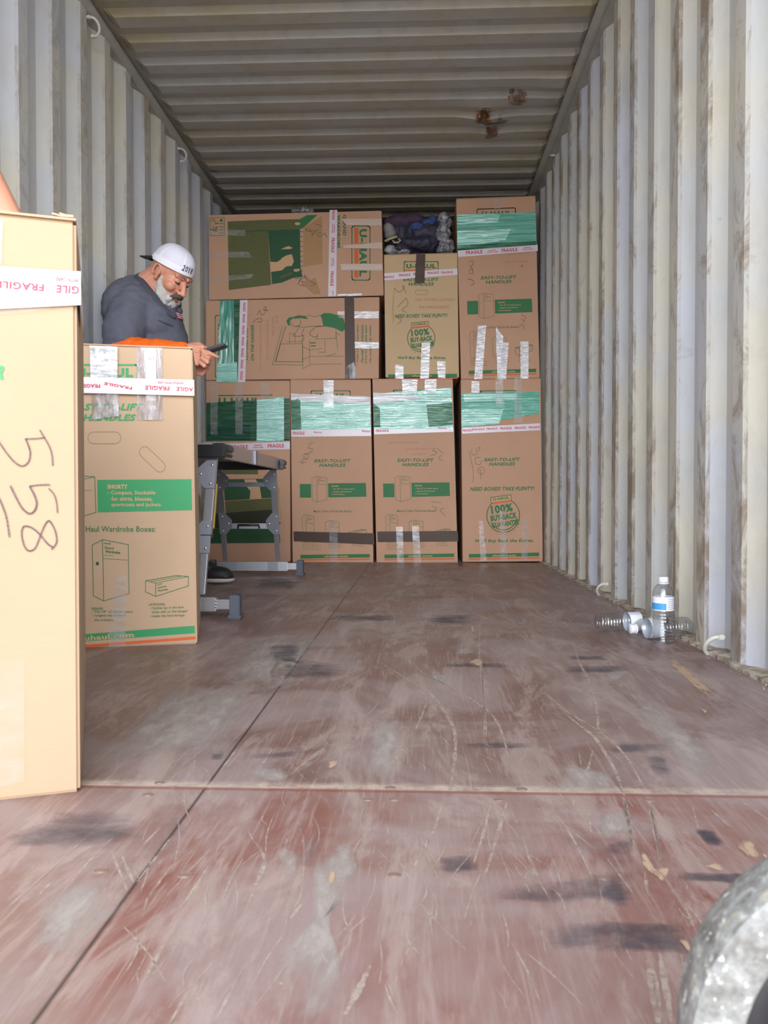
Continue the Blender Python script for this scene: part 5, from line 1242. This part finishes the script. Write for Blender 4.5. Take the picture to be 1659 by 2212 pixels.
# orange under-sleeves
bm = bmesh.new(); chain(bm, [at(262, 742, 3.53), at(256, 756, 3.50), at(330, 757, 3.475), at(393, 758, 3.462)], [.066, .060, .051, .040])
link('sleeve', fuse(bm, .006, 4, rumple(.0045, 32, 2)), M_ORANGE, man, True); bm = bmesh.new()
chain(bm, [at(352, 735, 3.92), eL, wL + (eL - wL) * .12], [.062, .055, .038])
link('sleeve', fuse(bm, .006, 4, rumple(.0045, 32, 2)), M_ORANGE, man, True)
# collar
bm = bmesh.new()
chain(bm, [at(298, 600, 3.71), at(306, 612, 3.665), at(317, 627, 3.645), at(330, 643, 3.635), at(344, 660, 3.635), at(360, 676, 3.645), at(376, 684, 3.66)], [.019, .022, .023, .023, .021, .019, .012])
chain(bm, [at(298, 602, 3.70), at(304, 598, 3.76), at(330, 620, 3.82), at(370, 668, 3.80), at(388, 672, 3.74)], [.020, .021, .02, .02, .016])
link('collar', fuse(bm, .005, 3), M_SHIRTD, man, True)
# beard, moustache, brows
bm = bmesh.new(); e = lambda c, r: ico(bm, T(*c), r, R3)
e((.044, 0, -.098), (.058, .062, .046)); e((.070, 0, -.132), (.036, .038, .038)); e((.082, 0, -.104), (.024, .034, .024)); e((.080, 0, -.156), (.024, .026, .026)); e((.036, 0, -.125), (.045, .05, .034))
for s in (-1, 1):
    chain(bm, [T(.020, s * .0655, -.020), T(.024, s * .062, -.045), T(.034, s * .056, -.070), T(.048, s * .050, -.090), T(.07, s * .03, -.112)], [.006, .012, .018, .022, .024]); chain(bm, [T(.040, s * .054, -.062), T(.066, s * .044, -.076), T(.085, s * .030, -.084)], [.012, .013, .012])
    chain(bm, [T(.094, s * .030, -.072), T(.086, s * .036, -.090)], [.009, .014])
link('beard', fuse(bm, .003, 1, rumple(.0035, 110, 4)), M_HAIR, man, True)
bm = bmesh.new(); chain(bm, [T(.094, -.034, -.070), T(.104, -.020, -.058), T(.112, 0, -.054), T(.104, .020, -.058), T(.094, .034, -.070)], [.007, .0095, .009, .0095, .007])
link('moustache', fuse(bm, .003, 1, rumple(.002, 120, 5)), M_MOUST, man, True)
bm = bmesh.new(); chain(bm, [T(.094, -.018, -.0765), T(.105, 0, -.0765), T(.094, .018, -.0765)], [.004, .0065, .004]); link('lip', bm, M_LIP, man, True)
for s in (-1, 1):
    bm = bmesh.new(); chain(bm, [T(.102, s * .012, .028), T(.098, s * .030, .035), T(.084, s * .050, .030)], [.0028, .0036, .0024]); link('eyebrow', fuse(bm, .0014, 1), M_BROW, man, True)
    bm = bmesh.new(); chain(bm, [T(.089, s * .019, -.001), T(.0935, s * .031, -.005), T(.084, s * .045, -.002)], [.002, .003, .002]); link('eyelashes', bm, M_DARK, man, True)
# cap, worn backwards
cp = empty('cap', (0, 0, 0)); cp.parent = man; cp.location = Vector((0, 0, 0)) - Vector(man.location) * 0
bpy.data.objects.remove(cp)
bm = bmesh.new(); ns, nr = 48, 14; rings = []
for j in range(nr + 1):
    ph = math.radians(90 * j / nr) ; row = []
    for k in range(ns):
        a = 2 * math.pi * k / ns; r_ = math.sin(ph) ** .85
        rim = .034 + .016 * math.cos(a)
        z = rim + (.133 - rim) * (math.cos(ph) ** .92 if math.cos(ph) > 1e-6 else 0)
        row.append(bm.verts.new(T(-.010 + .106 * r_ * math.cos(a), .086 * r_ * math.sin(a), z)))
    rings.append(row)
for A_, B_ in zip(rings, rings[1:]):
    for k in range(ns):
        try: bm.faces.new((A_[k], A_[(k + 1) % ns], B_[(k + 1) % ns], B_[k]))
        except ValueError: pass
bmesh.ops.remove_doubles(bm, verts=bm.verts[:], dist=.0004); bmesh.ops.recalc_face_normals(bm, faces=bm.faces[:])
capo = link('cap', bm, M_CAPW, man, True)
def on_cap(a, u, off=.0015):
    """point on the cap: a around, u up from the rim in metres"""
    rim = .034 + .016 * math.cos(a); fr = max(0, min(1, u / (.133 - rim))); c_ = fr ** (1 / .92); s_ = math.sqrt(max(0, 1 - c_ * c_)) ** .85
    return T(-.010 + (.106 * s_ + off) * math.cos(a), (.086 * s_ + off) * math.sin(a), rim + u)
bm = bmesh.new(); prev = None
for k in range(49):
    a = 2 * math.pi * k / 48; row = [bm.verts.new(on_cap(a, u, .002)) for u in (-.006, .004, .014, .022)]
    if prev:
        for i in range(3): bm.faces.new((prev[i], row[i], row[i + 1], prev[i + 1]))
    prev = row
bmesh.ops.recalc_face_normals(bm, faces=bm.faces[:]); link('band', bm, M_CAPB, capo)
for a0 in (-1.75, -.55, .9, 2.2, -2.9):                             # panel seams
    pr = None; bm = bmesh.new()
    for k in range(14):
        u = .02 + .078 * k / 13; w_ = .05 * (1.2 - k / 13); r_ = (bm.verts.new(on_cap(a0 - w_, u, .0018)), bm.verts.new(on_cap(a0 + w_, u, .0018)))
        if pr: bm.faces.new((pr[0], r_[0], r_[1], pr[1]))
        pr = r_
    bmesh.ops.recalc_face_normals(bm, faces=bm.faces[:]); link('seam', bm, M_CAPB, capo)
bm = bmesh.new()
for i, ch in enumerate('2018'):
    vs, fs = glyphs(ch, .02); V = []
    for x_, y_ in vs: V.append(bm.verts.new(on_cap(-.50 + .16 * i + x_ * (.05 if ch == '1' else .13), .012 + (y_ + .5) * .026 - .002, .004)))
    for f_ in fs: bm.faces.new([V[q] for q in f_])
link('embroidery', bm, simple('navy_thread', srgb(60, 62, 90), .7), capo)
bm = bmesh.new(); prev = None
for k in range(17):
    a = math.pi + math.radians(-62 + 124 * k / 16); ca = math.cos(math.radians(-62 + 124 * k / 16)); L_ = .088 * ca ** .6
    base = on_cap(a, .002, -.004); d = R3.to_3x3() @ Vector((-.86, .0, -.50)); d = d.normalized()
    tip = base + d * L_ + (R3.to_3x3() @ Vector((0, math.sin(a) * -.004, 0)))
    bow = (R3.to_3x3() @ Vector((-.60, 0, .80))).normalized() * (-.012 * (1 - ca))
    row = [bm.verts.new(base), bm.verts.new(base.lerp(tip, .5) + bow * .6), bm.verts.new(tip + bow)]
    if prev:
        for i in range(2): bm.faces.new((prev[i], row[i], row[i + 1], prev[i + 1]))
    prev = row
bm.normal_update(); bmesh.ops.solidify(bm, geom=bm.faces[:], thickness=.004); bmesh.ops.recalc_face_normals(bm, faces=bm.faces[:]); link('brim', bm, M_CAPK, capo, True)
# shoes
for fx, dr in (((-1.24, 3.62, 0), (.96, -.28)), ((-1.15, 4.19, 0), (.99, -.12))):
    sh = Vector(fx); d = Vector((dr[0], dr[1], 0)).normalized(); nn = Vector((-d.y, d.x, 0))
    Mx = Matrix.Translation(sh) @ Matrix((d, nn, Vector((0, 0, 1)))).transposed().to_4x4()
    bm = bmesh.new(); X = lambda x, y, z: Mx @ Vector((x, y, z)); Rr = Mx.to_3x3().to_4x4()
    ico(bm, X(.10, 0, .050), (.09, .050, .042), Rr); ico(bm, X(.04, 0, .07), (.07, .045, .05), Rr); ico(bm, X(-.01, 0, .06), (.07, .046, .05), Rr); cap(bm, X(-.005, 0, .06), X(0, 0, .10), .05, .052); ico(bm, X(.145, 0, .04), (.05, .044, .026), Rr)
    so = link('shoe', fuse(bm, .005, 3), M_SHOE, man, True)
    bm = bmesh.new(); ico(bm, X(.11, 0, .022), (.092, .050, .020), Rr); ico(bm, X(-.01, 0, .022), (.075, .043, .020), Rr); cap(bm, X(0, 0, .02), X(.1, 0, .02), .02, .02)
    b5 = fuse(bm, .004, 2)
    for v in b5.verts:
        if v.co.z < .002: v.co.z = .002
        if v.co.z > .030: v.co.z = .030
    link('sole', b5, M_SOLE, so, True)
# things stuck on the shirt: flag patch, pocket edge
def bvh_of(objs):
    vs_, ps_ = [], []
    for o_ in objs:
        Mo = Matrix.Translation(o_.parent.location) if o_.parent else Matrix.Identity(4); b0 = len(vs_)
        vs_ += [Mo @ v.co for v in o_.data.vertices]; ps_ += [tuple(b0 + i for i in p.vertices) for p in o_.data.polygons]
    return BVHTree.FromPolygons(vs_, ps_)
shirt_o = [o for o in man.children if o.name.startswith('shirt')][0]
bv = bvh_of([shirt_o])
def hit(px, py, off=.004):
    r = ray(px, py).normalized(); h = bv.ray_cast(Vector((0, 0, CAMZ)), r)
    return (h[0] + h[1] * off) if h[0] else None
def decal(quad, rows, cols, name, mats, pick, off=.004):
    bm = bmesh.new(); A_, B_, C_, D_ = [Vector(q) for q in quad]; g = []
    for j in range(rows + 1):
        v = j / rows
        g.append([hit(*(((A_ * (1 - u) + B_ * u) * (1 - v) + (D_ * (1 - u) + C_ * u) * v)), off) for u in [i / cols for i in range(cols + 1)]])
    vv = [[bm.verts.new(p) if p else None for p in r] for r in g]
    for j in range(rows):
        for i in range(cols):
            q = (vv[j][i], vv[j + 1][i], vv[j + 1][i + 1], vv[j][i + 1])
            if all(q): bm.faces.new(q).material_index = pick(i, j)
    if len(bm.faces): link(name, bm, mats, man)
M_PR = simple('flag_red', srgb(190, 66, 92), .7); M_PW = simple('flag_white', srgb(214, 204, 216), .7)
decal([(378, 675), (396, 680), (400, 692), (383, 688)], 7, 6, 'flag_patch', [M_PR, M_PW], lambda i, j: j % 2, .005)
decal([(340, 690), (372, 703), (372, 706), (340, 693)], 1, 8, 'pocket_seam', [M_SHIRTD], lambda i, j: 0, .003)
# phone, held
ph = empty('smartphone', (0, 0, 0)); a = at(420, 768, 3.475); b_ = at(484, 747, 3.475)
z = (b_ - a).normalized(); y = Vector((0, 1, 0)); x = y.cross(z).normalized()
PM = Matrix.Translation((a + b_) / 2 + Vector((0, .012, .003))) @ Matrix((x, y, z)).transposed().to_4x4()
bpy.data.objects.remove(ph)
bm = bmesh.new(); box(bm, (0, 0, 0), (.0105, .074, .150), PM); bmesh.ops.bevel(bm, geom=bm.edges[:], offset=.004, segments=3, affect='EDGES')
po_ = link('smartphone', bm, simple('dark_grey_phone_case', srgb(58, 60, 76), .35), None, False); tag(po_, 'dark smartphone held by the bearded man', 'phone')
bm = bmesh.new(); box(bm, (-.0054, 0, 0), (.0008, .068, .142), PM); link('screen', bm, simple('phone_screen', srgb(20, 22, 28), .08), po_)
# --- helper whose arm steadies the nearest box
man2 = empty('person', (-1.25, 1.84, 0)); tag(man2, 'person mostly out of frame, bare arm reaching down behind the nearest box', 'person')
fz = Vector((.70, -.70, 0)); ax = Vector((.70, .70, 0)); c0 = Vector((-1.262, 1.85, 0))
def W2(f_, s_, z_): return c0 + fz * f_ + ax * s_ + Vector((0, 0, z_))
H2 = Matrix.Translation(W2(.06, -.02, 1.62)) @ Matrix.Rotation(math.radians(-45), 4, 'Z') @ Matrix.Rotation(math.radians(30), 4, 'Y')
bm = bmesh.new(); head_parts(bm, H2); cap(bm, W2(0, 0, 1.44), H2 @ Vector((-.02, 0, -.04)), .062, .055)
ico(bm, W2(0, 0, 1.30), (.13, .13, .18)); ico(bm, W2(0, 0, 1.08), (.12, .12, .18)); ico(bm, W2(0, 0, .92), (.13, .13, .12))
sh_, el_, wr_ = W2(0, .16, 1.38), Vector((-1.000, 1.86, 1.165)), Vector((-.845, 1.80, .93))
cap(bm, sh_, el_, .050, .046); cap(bm, el_, wr_, .046, .029)
q = lambda *a_: wr_ + Vector(a_)
hand_parts(bm, wr_, q(.035, -.008, -.075), (-.3, 1, 0), [
    [q(.015, .004, -.08), q(.02, -.004, -.115), q(.025, -.008, -.145)], [q(.032, .0, -.085), q(.040, -.010, -.120), q(.045, -.014, -.150)],
    [q(.048, -.006, -.080), q(.058, -.014, -.112), q(.062, -.018, -.14)], [q(.062, -.012, -.072), q(.072, -.020, -.10), q(.076, -.024, -.122)]], [q(.0, -.01, -.03), q(-.025, -.035, -.06), q(-.03, -.05, -.085)])
sh2, el2, wr2 = W2(0, -.15, 1.38), Vector((-1.27, 1.58, 1.13)), Vector((-1.17, 1.50, .93))
cap(bm, sh2, el2, .050, .043); cap(bm, el2, wr2, .042, .028); q = lambda *a_: wr2 + Vector(a_)
hand_parts(bm, wr2, q(.055, -.03, -.035), (0, 0, 1), [[q(.06, -.05 + .02 * k, -.036), q(.09, -.06 + .02 * k, -.042), q(.115, -.065 + .02 * k, -.046)] for k in range(4)], [q(.0, .01, -.02), q(.02, .035, -.035), q(.04, .045, -.042)])
for s_ in (-1, 1): cap(bm, W2(0, s_ * .09, .90), W2(.02, s_ * .10, .50), .082, .055); cap(bm, W2(.02, s_ * .10, .50), W2(-.02, s_ * .10, .09), .052, .038)
link('body', fuse(bm, .0045, 3), M_SKIN, man2, True)
bm = bmesh.new(); ico(bm, W2(0, 0, 1.30), (.15, .15, .19)); ico(bm, W2(0, 0, 1.06), (.14, .14, .2)); cap(bm, sh_, sh_.lerp(el_, .5), .07, .065); cap(bm, sh2, sh2.lerp(el2, .5), .07, .065); cap(bm, W2(0, -.12, 1.40), W2(0, .12, 1.40), .06, .06)
link('shirt', fuse(bm, .009, 4, rumple(.006, 14, 7)), simple('dark_blue_shirt', srgb(46, 56, 84), .85), man2, True)
bm = bmesh.new(); ico(bm, W2(0, 0, .93), (.145, .145, .13))
for s_ in (-1, 1): cap(bm, W2(0, s_ * .09, .88), W2(.02, s_ * .10, .50), .10, .075); cap(bm, W2(.02, s_ * .10, .50), W2(-.02, s_ * .10, .08), .072, .06)
link('trousers', fuse(bm, .009, 4, rumple(.008, 10, 8)), simple('blue_jeans', srgb(58, 72, 104), .85), man2, True)
bm = bmesh.new(); ico(bm, H2 @ Vector((-.02, 0, .05)), (.10, .083, .092)); link('hair', fuse(bm, .006, 2, rumple(.004, 60, 3)), simple('dark_hair', srgb(40, 32, 28), .8), man2, True)
for s_ in (-1, 1):
    bm = bmesh.new(); a_ = W2(-.04, s_ * .10, .042); b_ = W2(.13, s_ * .105, .036); cap(bm, a_, b_, .040, .034); cap(bm, W2(-.02, s_ * .10, .05), W2(-.02, s_ * .1, .11), .045, .05)
    b5 = fuse(bm, .005, 2)
    for v in b5.verts: v.co.z = max(v.co.z, .002)
    link('shoe', b5, M_SHOE, man2, True)
